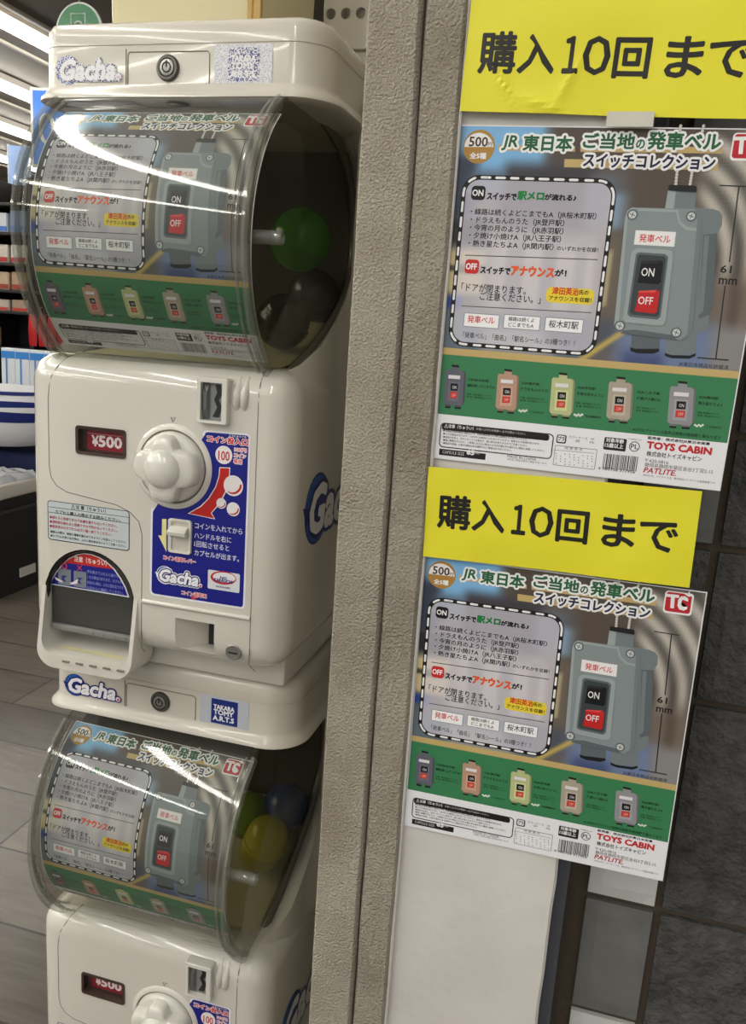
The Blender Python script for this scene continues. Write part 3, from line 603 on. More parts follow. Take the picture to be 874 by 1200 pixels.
('T',(80,80,84),'材 質 表 示',0.4741,-1.0553,0.5359,0.0096,0.005,0,None),
('L',(120,120,124),[(0.4376,-1.0622),(0.5773,-1.0589)],0.0015),
('C',(110,110,116),0.4472,-1.0737,0.002),
('C',(110,110,116),0.4482,-1.0827,0.002),
('C',(110,110,116),0.4493,-1.0916,0.002),
('C',(110,110,116),0.4515,-1.1096,0.002),
('C',(110,110,116),0.4639,-1.0823,0.002),
('C',(110,110,116),0.465,-1.0912,0.002),
('C',(110,110,116),0.4661,-1.1002,0.002),
('C',(110,110,116),0.4783,-1.0729,0.002),
('C',(110,110,116),0.4805,-1.0908,0.002),
('C',(110,110,116),0.4817,-1.0998,0.002),
('C',(110,110,116),0.4828,-1.1088,0.002),
('C',(110,110,116),0.4939,-1.0726,0.002),
('C',(110,110,116),0.495,-1.0815,0.002),
('C',(110,110,116),0.4972,-1.0994,0.002),
('C',(110,110,116),0.4983,-1.1084,0.002),
('C',(110,110,116),0.5093,-1.0722,0.002),
('C',(110,110,116),0.5105,-1.0811,0.002),
('C',(110,110,116),0.5116,-1.0901,0.002),
('C',(110,110,116),0.5138,-1.108,0.002),
('C',(110,110,116),0.5259,-1.0807,0.002),
('C',(110,110,116),0.527,-1.0897,0.002),
('C',(110,110,116),0.5282,-1.0986,0.002),
('C',(110,110,116),0.5402,-1.0715,0.002),
('C',(110,110,116),0.5425,-1.0893,0.002),
('C',(110,110,116),0.5436,-1.0982,0.002),
('C',(110,110,116),0.5447,-1.1071,0.002),
('C',(110,110,116),0.5556,-1.0711,0.002),
('C',(110,110,116),0.5567,-1.08,0.002),
('C',(110,110,116),0.559,-1.0978,0.002),
('C',(110,110,116),0.5601,-1.1067,0.002),
('C',(110,110,116),0.5709,-1.0707,0.002),
('C',(110,110,116),0.572,-1.0796,0.002),
('C',(110,110,116),0.5732,-1.0885,0.002),
('C',(110,110,116),0.5755,-1.1063,0.002),
('R',(28,28,30),0.6046,-1.0416,0.6794,-0.9982,0.004,0.0,None),
('T',(238,238,238),'対象年齢',0.6109,-1.0145,0.6704,0.0144,0.03,0,None),
('T',(238,238,238),'15歳以上',0.6091,-1.033,0.6701,0.0159,0.03,0,None),
('C',(40,40,42),0.707,-1.0207,0.0177),
('C',(236,236,240),0.707,-1.0207,0.015),
('T',(30,30,32),'PL',0.6955,-1.0285,0.7188,0.0158,0.02,0,None),
('T',(70,70,74),'PL保険加入済',0.6845,-0.9991,0.7275,0.0057,0,0,None),
('R',(34,34,36),0.6106,-1.1082,0.6127,-1.0557,0.0,0.0,None),
('R',(34,34,36),0.6148,-1.1082,0.6162,-1.0557,0.0,0.0,None),
('R',(34,34,36),0.6198,-1.1081,0.624,-1.0556,0.0,0.0,None),
('R',(34,34,36),0.6261,-1.1079,0.6282,-1.0555,0.0,0.0,None),
('R',(34,34,36),0.6297,-1.1079,0.6311,-1.0554,0.0,0.0,None),
('R',(34,34,36),0.6325,-1.1078,0.6367,-1.0554,0.0,0.0,None),
('R',(34,34,36),0.6403,-1.1077,0.6431,-1.0553,0.0,0.0,None),
('R',(34,34,36),0.6445,-1.1076,0.6466,-1.0552,0.0,0.0,None),
('R',(34,34,36),0.6502,-1.1075,0.6529,-1.0552,0.0,0.0,None),
('R',(34,34,36),0.6551,-1.1074,0.6572,-1.0551,0.0,0.0,None),
('R',(34,34,36),0.6586,-1.1073,0.6614,-1.055,0.0,0.0,None),
('R',(34,34,36),0.6628,-1.1072,0.6642,-1.055,0.0,0.0,None),
('R',(34,34,36),0.6677,-1.1072,0.6705,-1.0549,0.0,0.0,None),
('R',(34,34,36),0.6727,-1.1071,0.6747,-1.0548,0.0,0.0,None),
('R',(34,34,36),0.6762,-1.107,0.6789,-1.0548,0.0,0.0,None),
('R',(34,34,36),0.6811,-1.1069,0.6838,-1.0547,0.0,0.0,None),
('R',(34,34,36),0.6853,-1.1068,0.688,-1.0547,0.0,0.0,None),
('R',(34,34,36),0.6916,-1.1067,0.6957,-1.0546,0.0,0.0,None),
('R',(34,34,36),0.6993,-1.1066,0.7013,-1.0545,0.0,0.0,None),
('R',(34,34,36),0.7028,-1.1065,0.7048,-1.0544,0.0,0.0,None),
('R',(34,34,36),0.707,-1.1064,0.7097,-1.0543,0.0,0.0,None),
('R',(34,34,36),0.7111,-1.1063,0.7139,-1.0543,0.0,0.0,None),
('R',(34,34,36),0.7153,-1.1063,0.7181,-1.0542,0.0,0.0,None),
('R',(34,34,36),0.7216,-1.1061,0.7243,-1.0541,0.0,0.0,None),
('T',(40,40,42),'4 980758 317956',0.5963,-1.1136,0.7213,0.0095,0.01,0,None),
('T',(30,30,34),'販売者：株式会社JR東日本商事',0.7464,-0.9917,0.9471,0.0114,0.03,0,None),
('T',(198,40,44),'TOYS CABIN',0.7479,-1.0212,0.9554,0.0228,0.075,0,None),
('T',(30,30,34),'株式会社トイズキャビン',0.7502,-1.0479,0.9293,0.0172,0.02,0,None),
('T',(50,50,54),'〒420-0816',0.747,-1.0694,0.8248,0.0115,0,0,None),
('T',(50,50,54),'静岡県静岡市葵区沓谷3丁目2-15',0.7494,-1.0859,0.9709,0.0151,0,0,None),
('T',(186,44,44),'PATLITE.',0.748,-1.1059,0.8548,0.0181,0.035,0.2,None),
('T',(60,60,64),'※PATLITE、パトライトは、株式会社パトライトの登録商標です。',0.7485,-1.1191,0.9857,0.008,0,0,None)]
ART_GUIDE=[
('P',(225,226,232),[(0.05592,0.2658),(0.05675,0.26831),(0.0599,0.26991),(0.10272,0.27051),(0.10585,0.26953),(0.10665,0.26673),(0.10667,0.09769),(0.10586,0.09494),(0.10338,0.09367),(0.00401,0.09282),(0.00073,0.09412),(-0.00045,0.09718),(0.00027,0.18218),(0.00118,0.18453),(0.00361,0.18569),(0.01892,0.18585),(0.03552,0.18822),(0.03967,0.191),(0.04617,0.1943),(0.05213,0.19842),(0.0574,0.20326),(0.06186,0.2087),(0.06543,0.2146),(0.06802,0.22082),(0.06958,0.22723),(0.07009,0.23366),(0.06953,0.23998),(0.06792,0.24604),(0.06531,0.25171),(0.06175,0.25685),(0.05733,0.26136)]),
('P',(14,22,128),[(0.05825,0.26521),(0.05909,0.26724),(0.06172,0.26815),(0.10192,0.26883),(0.10402,0.26775),(0.10446,0.26523),(0.10446,0.09875),(0.10365,0.09634),(0.10186,0.09571),(0.00534,0.095),(0.00264,0.09621),(0.00184,0.09843),(0.00253,0.18125),(0.00327,0.18289),(0.00514,0.18364),(0.01895,0.1838),(0.03648,0.1863),(0.0419,0.19),(0.04829,0.19348),(0.05413,0.19772),(0.0593,0.20263),(0.06369,0.2081),(0.06722,0.214),(0.06981,0.22021),(0.07143,0.2266),(0.07203,0.23302),(0.07162,0.23935),(0.07021,0.24545),(0.06783,0.25121),(0.06453,0.25649),(0.06039,0.26121)]),
('T',(205,40,52),'コイン投入口',0.0611,0.25894,0.10392,0.00608,0.05,0,((235,225,225),0.0006)),
('T',(225,226,232),'とうにゅうぐち',0.0843,0.26592,0.10191,0.00224,0.03,0,None),
('C',(235,230,228),0.07904,0.24751,0.009),
('T',(190,40,40),'100',0.07324,0.24217,0.08501,0.00907,0.02,0,None),
('T',(220,110,120),'100円',0.09016,0.25223,0.10242,0.00363,0.03,0,((235,225,225),0.0006)),
('T',(220,110,120),'コイン',0.09007,0.24657,0.10216,0.00381,0.04,0,((235,225,225),0.0006)),
('T',(220,110,120),'専用',0.0898,0.24043,0.09801,0.00435,0.04,0,((235,225,225),0.0006)),
('P',(232,226,228),[(0.07467,0.23512),(0.08619,0.23593),(0.08607,0.22775),(0.08421,0.21473),(0.07911,0.20407),(0.07316,0.19457),(0.06774,0.18832),(0.07177,0.18231),(0.04134,0.1845),(0.05511,0.19382),(0.0635,0.20275),(0.07067,0.21485),(0.07399,0.22588)]),
('P',(190,30,26),[(0.07564,0.23435),(0.08527,0.23504),(0.08513,0.22765),(0.08306,0.21504),(0.07813,0.20467),(0.07218,0.19499),(0.06678,0.1882),(0.07059,0.18307),(0.0433,0.18493),(0.05581,0.193),(0.06429,0.20213),(0.07163,0.21461),(0.07495,0.22563)]),
('C',(232,226,228),0.09006,0.21832,0.01032),
('P',(190,30,26),[(0.09875,0.22076),(0.09894,0.21894),(0.09869,0.21709),(0.09802,0.21529),(0.09696,0.21364),(0.09555,0.21222),(0.09388,0.21109),(0.09201,0.21032),(0.09005,0.20994),(0.08808,0.20998),(0.08621,0.21042),(0.08452,0.21126),(0.08421,0.21243),(0.08567,0.21184),(0.08726,0.21155),(0.0889,0.21156),(0.09053,0.21188),(0.09209,0.21249),(0.09352,0.21337),(0.09476,0.21449),(0.09577,0.21579),(0.0965,0.21722),(0.09693,0.21874),(0.09704,0.22028)]),
('C',(232,226,228),0.07781,0.19926,0.00533),
('P',(190,30,26),[(0.08231,0.20055),(0.0824,0.19961),(0.08227,0.19865),(0.08192,0.19772),(0.08137,0.19687),(0.08064,0.19613),(0.07977,0.19555),(0.07881,0.19514),(0.0778,0.19495),(0.07678,0.19496),(0.07582,0.19518),(0.07495,0.19561),(0.0748,0.19621),(0.07555,0.19591),(0.07636,0.19577),(0.07721,0.19578),(0.07805,0.19595),(0.07885,0.19626),(0.07959,0.19672),(0.08024,0.1973),(0.08076,0.19797),(0.08114,0.19872),(0.08136,0.1995),(0.08142,0.2003)]),
('C',(232,226,228),0.09073,0.19493,0.00699),
('P',(190,30,26),[(0.09661,0.19663),(0.09674,0.19539),(0.09657,0.19413),(0.09612,0.1929),(0.0954,0.19177),(0.09445,0.1908),(0.09331,0.19002),(0.09205,0.18949),(0.09072,0.18923),(0.08939,0.18924),(0.08813,0.18953),(0.08699,0.19009),(0.08678,0.19089),(0.08777,0.1905),(0.08883,0.1903),(0.08994,0.19032),(0.09105,0.19055),(0.0921,0.19097),(0.09307,0.19157),(0.09391,0.19234),(0.09459,0.19323),(0.09509,0.19421),(0.09538,0.19525),(0.09546,0.1963)]),
('P',(222,216,150),[(0.0131,0.1755),(0.01795,0.17577),(0.0182,0.15782),(0.01843,0.14146),(0.01612,0.14569),(0.00881,0.15797),(0.01295,0.15782)]),
('T',(214,216,228),'コインを入れてから',0.04965,0.17037,0.10117,0.00613,0.012,0,None),
('T',(214,216,228),'ハンドルを右に',0.04933,0.16021,0.08962,0.00617,0.012,0,None),
('T',(214,216,228),'1回転させると',0.04952,0.15161,0.08757,0.00619,0.012,0,None),
('T',(214,216,228),'カプセルが出ます。',0.04972,0.14229,0.09858,0.00622,0.012,0,None),
('T',(214,60,66),'コイン返却レバー',0.01515,0.13327,0.05128,0.00456,0.03,0,((235,225,225),0.0004)),
('T',(214,60,66),'コイン返却口',0.03644,0.09884,0.06395,0.00461,0.03,0,((235,225,225),0.0004)),
('P',(214,60,66),[(0.04582,0.0985),(0.05441,0.0984),(0.05001,0.09488)]),
('R',(214,216,222),0.06525,0.10993,0.1001,0.1298,0.0014,0.0,None),
('P',(190,40,40),[(0.09638,0.12402),(0.0961,0.12252),(0.09517,0.12105),(0.09365,0.11969),(0.09159,0.1185),(0.08909,0.11752),(0.08627,0.11682),(0.08325,0.11641),(0.08018,0.11633),(0.07721,0.11658),(0.07447,0.11714),(0.07209,0.11799),(0.07019,0.11909),(0.06885,0.12039),(0.06815,0.12183),(0.06811,0.12333),(0.06874,0.12483),(0.06999,0.12626),(0.07183,0.12755),(0.07415,0.12863),(0.07684,0.12946),(0.07978,0.13001),(0.08283,0.13024),(0.08585,0.13014),(0.0887,0.12973),(0.09125,0.12902),(0.09337,0.12804),(0.09498,0.12684),(0.096,0.12548),(0.09638,0.12402)]),
('P',(224,224,230),[(0.09546,0.1244),(0.09521,0.12328),(0.0944,0.12217),(0.09307,0.12114),(0.09127,0.12023),(0.08908,0.11949),(0.08662,0.11894),(0.084,0.11862),(0.08132,0.11855),(0.07874,0.11871),(0.07635,0.11912),(0.07429,0.11974),(0.07263,0.12055),(0.07148,0.12152),(0.07087,0.12259),(0.07084,0.12372),(0.07139,0.12484),(0.07249,0.12592),(0.07409,0.1269),(0.07611,0.12773),(0.07846,0.12837),(0.08102,0.12879),(0.08368,0.12899),(0.08631,0.12893),(0.08879,0.12864),(0.09101,0.12812),(0.09286,0.1274),(0.09426,0.12651),(0.09514,0.1255),(0.09546,0.1244)]),
('T',(20,26,110),'NO',0.07886,0.12175,0.0861,0.00277,0.06,0,None),
('T',(20,26,110),'KARAUCHI',0.07237,0.1187,0.0923,0.00313,0.06,0,None),
('T',(40,40,90),'意匠登録出願済',0.07437,0.1127,0.08998,0.00174,0.01,0,None),
('G',0.00778,0.11629,0.0527,1)]
ART_CAUTION=[
('R',(40,60,70),-0.12133,0.13633,-0.02405,0.17891,0.0035,0.0,None),
('R',(192,200,202),-0.12045,0.13722,-0.02487,0.17826,0.003,0.0,None),
('P',(40,60,70),[(-0.11973,0.17219),(-0.02467,0.17246),(-0.02467,0.17196),(-0.11974,0.17169)]),
('P',(40,60,70),[(-0.11985,0.16636),(-0.02465,0.16605),(-0.02465,0.16555),(-0.11986,0.16586)]),
('T',(30,36,40),'⚠注 意（ちゅうい）',-0.09264,0.17298,-0.05163,0.00476,0.02,0,None),
('T',(30,36,40),'カプセル購入の際必ずお読みください。',-0.11158,0.16587,-0.03416,0.0038,0.015,0,None),
('T',(176,44,70),'●揺れると危険ですので本機を揺すらないでください。',-0.11856,0.15942,-0.03797,0.00331,0.02,0,None),
('T',(176,44,70),'●透明部は割れると危険ですので叩かないでください。',-0.11866,0.15458,-0.03797,0.00332,0.02,0,None),
('T',(176,44,70),'●使用済みのカプセルはゴミ箱へ捨ててください。',-0.11875,0.14973,-0.04482,0.00332,0.02,0,None),
('T',(30,36,40),'●購入の際は、硬貨の種類を確かめてからコインを投入してください。',-0.11801,0.14395,-0.02774,0.00282,0.015,0,None),
('T',(30,36,40),'●カプセルを取り出す際は、ふたに指を挟まないようご注意ください。',-0.1181,0.13958,-0.02773,0.00283,0.015,0,None)]
ART_FLAP=[
('P',(226,226,230),[(-0.1263,0.0838),(-0.12355,0.08884),(-0.1175,0.09896),(-0.11006,0.10816),(-0.10126,0.11631),(-0.09114,0.12199),(-0.08255,0.12447),(-0.07404,0.12461),(-0.06417,0.12264),(-0.05436,0.11838),(-0.04597,0.11238),(-0.0383,0.10334),(-0.03272,0.09451),(-0.02837,0.08353)]),
('P',(14,22,128),[(-0.12422,0.08477),(-0.12178,0.08937),(-0.11604,0.09891),(-0.10891,0.10754),(-0.10041,0.11539),(-0.09072,0.12088),(-0.08257,0.1233),(-0.07433,0.12341),(-0.06488,0.12152),(-0.0552,0.11736),(-0.04709,0.11145),(-0.0397,0.10275),(-0.03425,0.09428),(-0.03032,0.08478)]),
('P',(190,40,36),[(-0.10684,0.11071),(-0.1004,0.11591),(-0.09072,0.12127),(-0.08256,0.12369),(-0.07433,0.1238),(-0.06488,0.1219),(-0.0552,0.11762),(-0.04709,0.11171)]),
('T',(235,225,222),'注意（ちゅうい）',-0.09439,0.11402,-0.05505,0.00623,0.025,0,None),
('C',(210,60,60),-0.10689,0.10704,0.00348),
('L',(210,60,60),[(-0.09072,0.10948),(-0.08561,0.10553)],0.001),
('L',(210,60,60),[(-0.09078,0.10478),(-0.08556,0.11021)],0.001),
('C',(14,22,128),-0.10689,0.10704,0.00203),
('P',(120,128,136),[(-0.11451,0.10334),(-0.09885,0.10375),(-0.0991,0.08587),(-0.11482,0.08564)]),
('P',(40,50,120),[(-0.11027,0.09607),(-0.103,0.0966),(-0.10741,0.09333),(-0.10457,0.08901),(-0.11036,0.09079)]),
('P',(222,214,220),[(-0.11936,0.09343),(-0.11558,0.09213),(-0.10892,0.08968),(-0.11041,0.08788),(-0.11767,0.09024)]),
('P',(120,128,136),[(-0.09539,0.10347),(-0.07991,0.10388),(-0.08007,0.0861),(-0.09563,0.08587)]),
('P',(40,50,120),[(-0.09117,0.09624),(-0.08398,0.09677),(-0.08832,0.09352),(-0.0855,0.08922),(-0.09123,0.09099)]),
('P',(222,214,220),[(-0.10021,0.08913),(-0.09643,0.09074),(-0.08974,0.09514),(-0.09125,0.08941),(-0.0985,0.08728)]),
('T',(150,160,205),'手を奥まで入れると抜けな',-0.07906,0.10322,-0.04109,0.00364,0.01,0,None),
('T',(150,160,205),'くなる場合があります。カプセル',-0.07911,0.09722,-0.03733,0.00365,0.01,0,None),
('T',(150,160,205),'が出ない時は、ふたに指を近づけず',-0.07917,0.09121,-0.03509,0.00366,0.01,0,None),
('T',(150,160,205),'お店の人に連絡してください。',-0.07922,0.08518,-0.0348,0.00367,0.01,0,None)]
ART_BRAND=[
('G',-0.13109,0.60369,0.07353,0)]
ART_MAKER=[
('R',(186,190,200),0.04023,0.59079,0.09804,0.62422,0.0008,0.0,None),
('R',(22,44,122),0.05386,0.59239,0.08542,0.62127,0.0004,0.0,None),
('T',(238,238,238),'TAKARA',0.05679,0.60948,0.08128,0.00498,0.06,0,None),
('T',(238,238,238),'TOMY',0.05697,0.60309,0.08038,0.00555,0.06,0,None),
('T',(238,238,238),'A.R.T.S',0.05631,0.59597,0.08116,0.00557,0.06,0,None)]
# ---------------------------------------------------------------- the setting
FLOOR = mat('floor_planks', (92, 86, 80), .3)
def floor_mat():
    nt = FLOOR.node_tree; p = nt.nodes['Principled BSDF']; tc = nt.nodes.new('ShaderNodeTexCoord'); mp = nt.nodes.new('ShaderNodeMapping')
    mp.inputs['Rotation'].default_value = (0, 0, 0)
    b = nt.nodes.new('ShaderNodeTexBrick'); b.inputs['Scale'].default_value = 1; b.inputs['Brick Width'].default_value = 1.2; b.inputs['Row Height'].default_value = .2
    b.inputs['Mortar Size'].default_value = .003; b.inputs['Color1'].default_value = (*lin((124, 114, 104)), 1); b.inputs['Color2'].default_value = (*lin((86, 78, 70)), 1); b.inputs['Mortar'].default_value = (*lin((40, 37, 34)), 1); b.offset = .37
    n = nt.nodes.new('ShaderNodeTexNoise'); n.inputs['Scale'].default_value = 7; n.inputs['Detail'].default_value = 8
    mp2 = nt.nodes.new('ShaderNodeMapping'); mp2.inputs['Scale'].default_value = (1, 6, 1)
    mx = nt.nodes.new('ShaderNodeMix'); mx.data_type = 'RGBA'; mx.blend_type = 'MULTIPLY'; mx.inputs[0].default_value = .55
    r = nt.nodes.new('ShaderNodeValToRGB'); r.color_ramp.elements[0].position = .3; r.color_ramp.elements[0].color = (.4, .4, .4, 1); r.color_ramp.elements[1].position = .7
    L = nt.links.new
    L(tc.outputs['Object'], mp.inputs[0]); L(mp.outputs[0], b.inputs['Vector']); L(tc.outputs['Object'], mp2.inputs[0]); L(mp2.outputs[0], n.inputs['Vector']); L(n.outputs['Fac'], r.inputs[0])
    L(b.outputs['Color'], mx.inputs[6]); L(r.outputs[0], mx.inputs[7]); L(mx.outputs[2], p.inputs['Base Color'])
    bp = nt.nodes.new('ShaderNodeBump'); bp.inputs['Strength'].default_value = .25; bp.inputs['Distance'].default_value = .004; L(n.outputs['Fac'], bp.inputs['Height']); L(bp.outputs[0], p.inputs['Normal'])
floor_mat()
CEIL = mat('ceiling_board', (150, 142, 132), .7, var=(2.5, (132, 124, 114), .35, .7))
SOFF = mat('olive_soffit', (92, 84, 62), .8)
TRIMM = mat('ceiling_rail', (186, 178, 166), .6)
STUCCO = mat('stucco', (184, 177, 161), .85, .2, bump=(480, 1., .005, 3), var=(16, (160, 152, 136), .35, .7))
STUCCO2 = mat('stucco_shaded', (176, 169, 153), .85, .2, bump=(500, 1., .005, 3), var=(16, (152, 144, 128), .35, .7))  # same stucco, the second strip's weaker light put into its colour
PLASTER = mat('plaster', (216, 213, 208), .8, .25, bump=(45, .35, .004, 8), var=(9, (204, 200, 193), .3, .75))
METAL = mat('blue_grey_metal_strip', (84, 86, 94), .5, .4, bump=(60, .2, .002, 4))
MORTAR = mat('mortar', (84, 76, 66), .95, .1, bump=(140, .6, .003, 4))
WALLB = mat('far_wall', (96, 88, 78), .8)
def room():
    b = bmesh.new(); box(b, -9, 3, -3.5, 9.2, -.05, 0); struct(put('floor', b, FLOOR))
    b = bmesh.new(); box(b, -9, -3.16, -3.5, 9.2, 2.74, 2.8); struct(put('ceiling', b, CEIL))
    b = bmesh.new(); box(b, -3.16, 3, 1.45, 9.2, 2.70, 2.8); struct(put('ceiling_soffit', b, SOFF))
    for i, (x, z, wd) in enumerate(((-3.17, 2.695, .035), (-3.70, 2.735, .03), (-4.72, 2.735, .03), (-5.72, 2.735, .03), (-6.8, 2.735, .03))):
        b = bmesh.new(); box(b, x-wd/2, x+wd/2, -3.5, 9.2, z-.012, z+.02, .004, 1); struct(put('trim_%d' % (i+5), b, TRIMM))
    b = bmesh.new(); box(b, -9, 3, 9.2, 9.3, 0, 2.8); struct(put('wall_back', b, WALLB))
    b = bmesh.new(); box(b, -9.1, -9, -3.5, 9.3, 0, 2.8); struct(put('wall_left', b, WALLB))
room()
LAMP = mat('lamp_tube', (255, 252, 243), .5, emit=TUBE)
FIXT = mat('lamp_fixture', (214, 208, 198), .4)
def ceiling_light(x, y0, y1, label):
    t = empty('ceiling_light', label, 'ceiling light', (x, (y0+y1)/2, 2.70), 'tube lights along the shop ceiling')
    L = (y1-y0)/2
    b = bmesh.new(); loft(b, [[(-.075, s*L, .035), (-.06, s*L, .0), (-.022, s*L, -.012), (.022, s*L, -.012), (.06, s*L, .0), (.075, s*L, .035)] for s in (-1, 1)]); put('fixture', b, FIXT, t)
    b = bmesh.new(); loft(b, [[(a*1., s*(L-.02), c-.026) for a, c in circle(.028, 14)] for s in (-1, 1)]); put('tube', b, LAMP, t, True)
ceiling_light(-1.42, -3.3, 1.1, 'white tube light overhead nearest the capsule machines, mirrored as the broad streak')
ceiling_light(-2.15, -3.3, 1.1, 'white tube light overhead mirrored as the thin streak on the domes')
ceiling_light(-.45, -3.3, -.4, 'added white tube light overhead behind the viewer, lighting the pillar')  # added lamp for the pillar front, not one of the mirrored tubes
for x, lb in ((-3.33, 'uppermost and nearest long tube light at upper left of the photo'), (-4.25, 'second long tube light down at the left edge of the photo'), (-5.18, 'third long tube light down, ending behind the blue sign'), (-6.26, 'lowest and farthest long tube light, seen beside the pale blue banner')):
    ceiling_light(x, -3.3, 9.0, lb)

def stucco_strip(name, x0, x1, y, m, dep, z1=2.7):
    """plastered upright with a slightly uneven right edge"""
    b = bmesh.new(); n = 90; rings = []
    for j in range(n+1):
        z = z1*j/n; e = .0012*noise.noise((z*9, x1*40, 0))+.0008*noise.noise((z*31, x1*17, 3))
        e0 = .0006*noise.noise((z*14, x0*40, 8))
        rings.append([(x0+e0+.002, y, z), (x0+e0, y+.003, z), (x0, y+dep, z), (x1, y+dep, z), (x1+e, y+.004, z), (x1+e-.003, y, z)])
    loft(b, rings); return struct(put(name, b, m, None, True))
stucco_strip('trim_1', -.2026, -.1602, .648, STUCCO, .62)  # depth added to close the gap and darken the machine's side
stucco_strip('trim_2', -.1588, -.1277, .649, STUCCO2, .12)
b = bmesh.new(); box(b, -.1615, -.157, .654, .75, 0, 2.7); struct(put('trim_groove', b, MORTAR))
def plaster():
    b = bmesh.new(); n = 120; rings = []
    for j in range(n+1):
        z = 2.7*j/n; e = .0009*noise.noise((z*25, 1, 0))+.0006*noise.noise((z*80, 2, 0))
        rings.append([(-.1277, .658, z), (-.1277, .76, z), (.0112, .76, z), (.0112+e, .6605, z), (.009+e, .658, z)])
    loft(b, rings); struct(put('wall_pillar', b, PLASTER, None, True))
plaster()
b = bmesh.new(); box(b, .0112, .0225, .69, .76, 0, 2.7, .002, 2); struct(put('trim_3', b, METAL))
b = bmesh.new(); box(b, -.13, -.1262, .6525, .66, 0, 2.7, .0008, 1); struct(put('trim_4', b, PLASTER))
# split-face tile wall behind the posters
TD = mat('charcoal_tile', (92, 92, 90), .75, .3, bump=(160, 1., .006, 8), var=(60, (66, 66, 65), .3, .7))
TM = mat('grey_tile', (120, 121, 118), .7, .3, bump=(90, .25, .002, 6), var=(25, (104, 105, 102), .3, .7))
TL = mat('pale_grey_tile', (208, 210, 207), .6, .3, bump=(60, .15, .002, 4))
def tile_wall():
    b = bmesh.new(); mats = [MORTAR, TD, TM, TL]
    box(b, .012, 1.6, .728, .78, 0, 2.7)
    zs = [0, .18, .36, .478, .694, .9036, 1.0416, 1.1358, 1.27, 1.45, 1.63, 1.81, 2.0, 2.2, 2.4, 2.7]
    def tile(x0, x1, z0, z1, mi, amp):
        g = .0035; nx = max(3, int((x1-x0)/.012)); nz = max(3, int((z1-z0)/.012)); off = random.random()*50
        x0 += g; x1 -= g; z0 += g; z1 -= g
        V = []
        for j in range(nz+1):
            row = []
            for i in range(nx+1):
                x = x0+(x1-x0)*i/nx; z = z0+(z1-z0)*j/nz; ed = min(i, nx-i, j, nz-j)
                y = .721-amp*(noise.noise((x*16+off, z*22, off))+.5*noise.noise((x*50, z*70, off)))*(0 if ed == 0 else 1)+(.002 if ed == 0 else 0)
                row.append(b.verts.new((x, y, z)))
            V.append(row)
        for j in range(nz):
            for i in range(nx):
                f = b.faces.new((V[j][i], V[j][i+1], V[j+1][i+1], V[j+1][i])); f.material_index = mi
        ring = [V[0][i] for i in range(nx+1)]+[V[j][nx] for j in range(1, nz+1)]+[V[nz][i] for i in range(nx-1, -1, -1)]+[V[j][0] for j in range(nz-1, 0, -1)]
        back = [b.verts.new((v.co.x, .73, v.co.z)) for v in ring]
        for i in range(len(ring)):
            k = (i+1) % len(ring); f = b.faces.new((ring[i], back[i], back[k], ring[k])); f.material_index = mi
    for k, (z0, z1) in enumerate(zip(zs, zs[1:])):
        for x0, x1 in ((.1055, .395), (.395, .69), (.69, .98), (.98, 1.28)):
            tile(x0, x1, z0, z1, 1, .0055)
    lz = [0, .2, .42, .569, .694, .83, .9036, 1.0416, 1.16, 1.27, 1.45, 1.63, 1.81, 2.0, 2.2, 2.4, 2.7]
    for k, (z0, z1) in enumerate(zip(lz, lz[1:])):
        tile(.0385, .1055, z0, z1, {2: 3, 3: 2, 4: 3, 5: 2}.get(k, 2 if k % 2 else 1), .0006)
    me = bpy.data.meshes.new('wall_right'); bmesh.ops.recalc_face_normals(b, faces=b.faces); b.to_mesh(me); b.free()
    o = put('wall_right', me, mats, None); struct(o)
tile_wall()

# ---------------------------------------------------------------- capsule machine (two, stacked)
MX, MY = -.426, .729
RIM_A = range(56, -66, -4)
PROFILE_R = [(.101-.147*math.cos(math.radians(a)), .448+.147*math.sin(math.radians(a)), a) for a in RIM_A]
PROFILE_F = [(.101-.147*math.cos(math.radians(a)), .448+.147*math.sin(math.radians(a)), a) for a in range(65, -66, -5)]
SIDE_BACK = [(.049, .582), (.10, .583), (.148, .578), (.185, .568), (.211, .555), (.235, .535), (.25, .508), (.256, .48), (.254, .45), (.24, .423), (.21, .394), (.165, .369), (.116, .346), (.075, .332), (.046, .322)]
CHEEK_OUT = [(.020, .324), (.045, .337), (.076, .356), (.111, .38), (.141, .405), (.161, .435), (.169, .475), (.171, .515), (.166, .555), (.156, .59)]
CHEEK_IN = [(.024, .319), (.056, .323), (.118, .342), (.171, .367), (.214, .391), (.243, .42), (.259, .46), (.257, .51), (.228, .558), (.17, .59)]
def sheet(art, name, m, parent, y, group=None):
    me = art.mesh(name, lambda x, z, h: (x, y-h, z)); return put(name, me, m, parent)
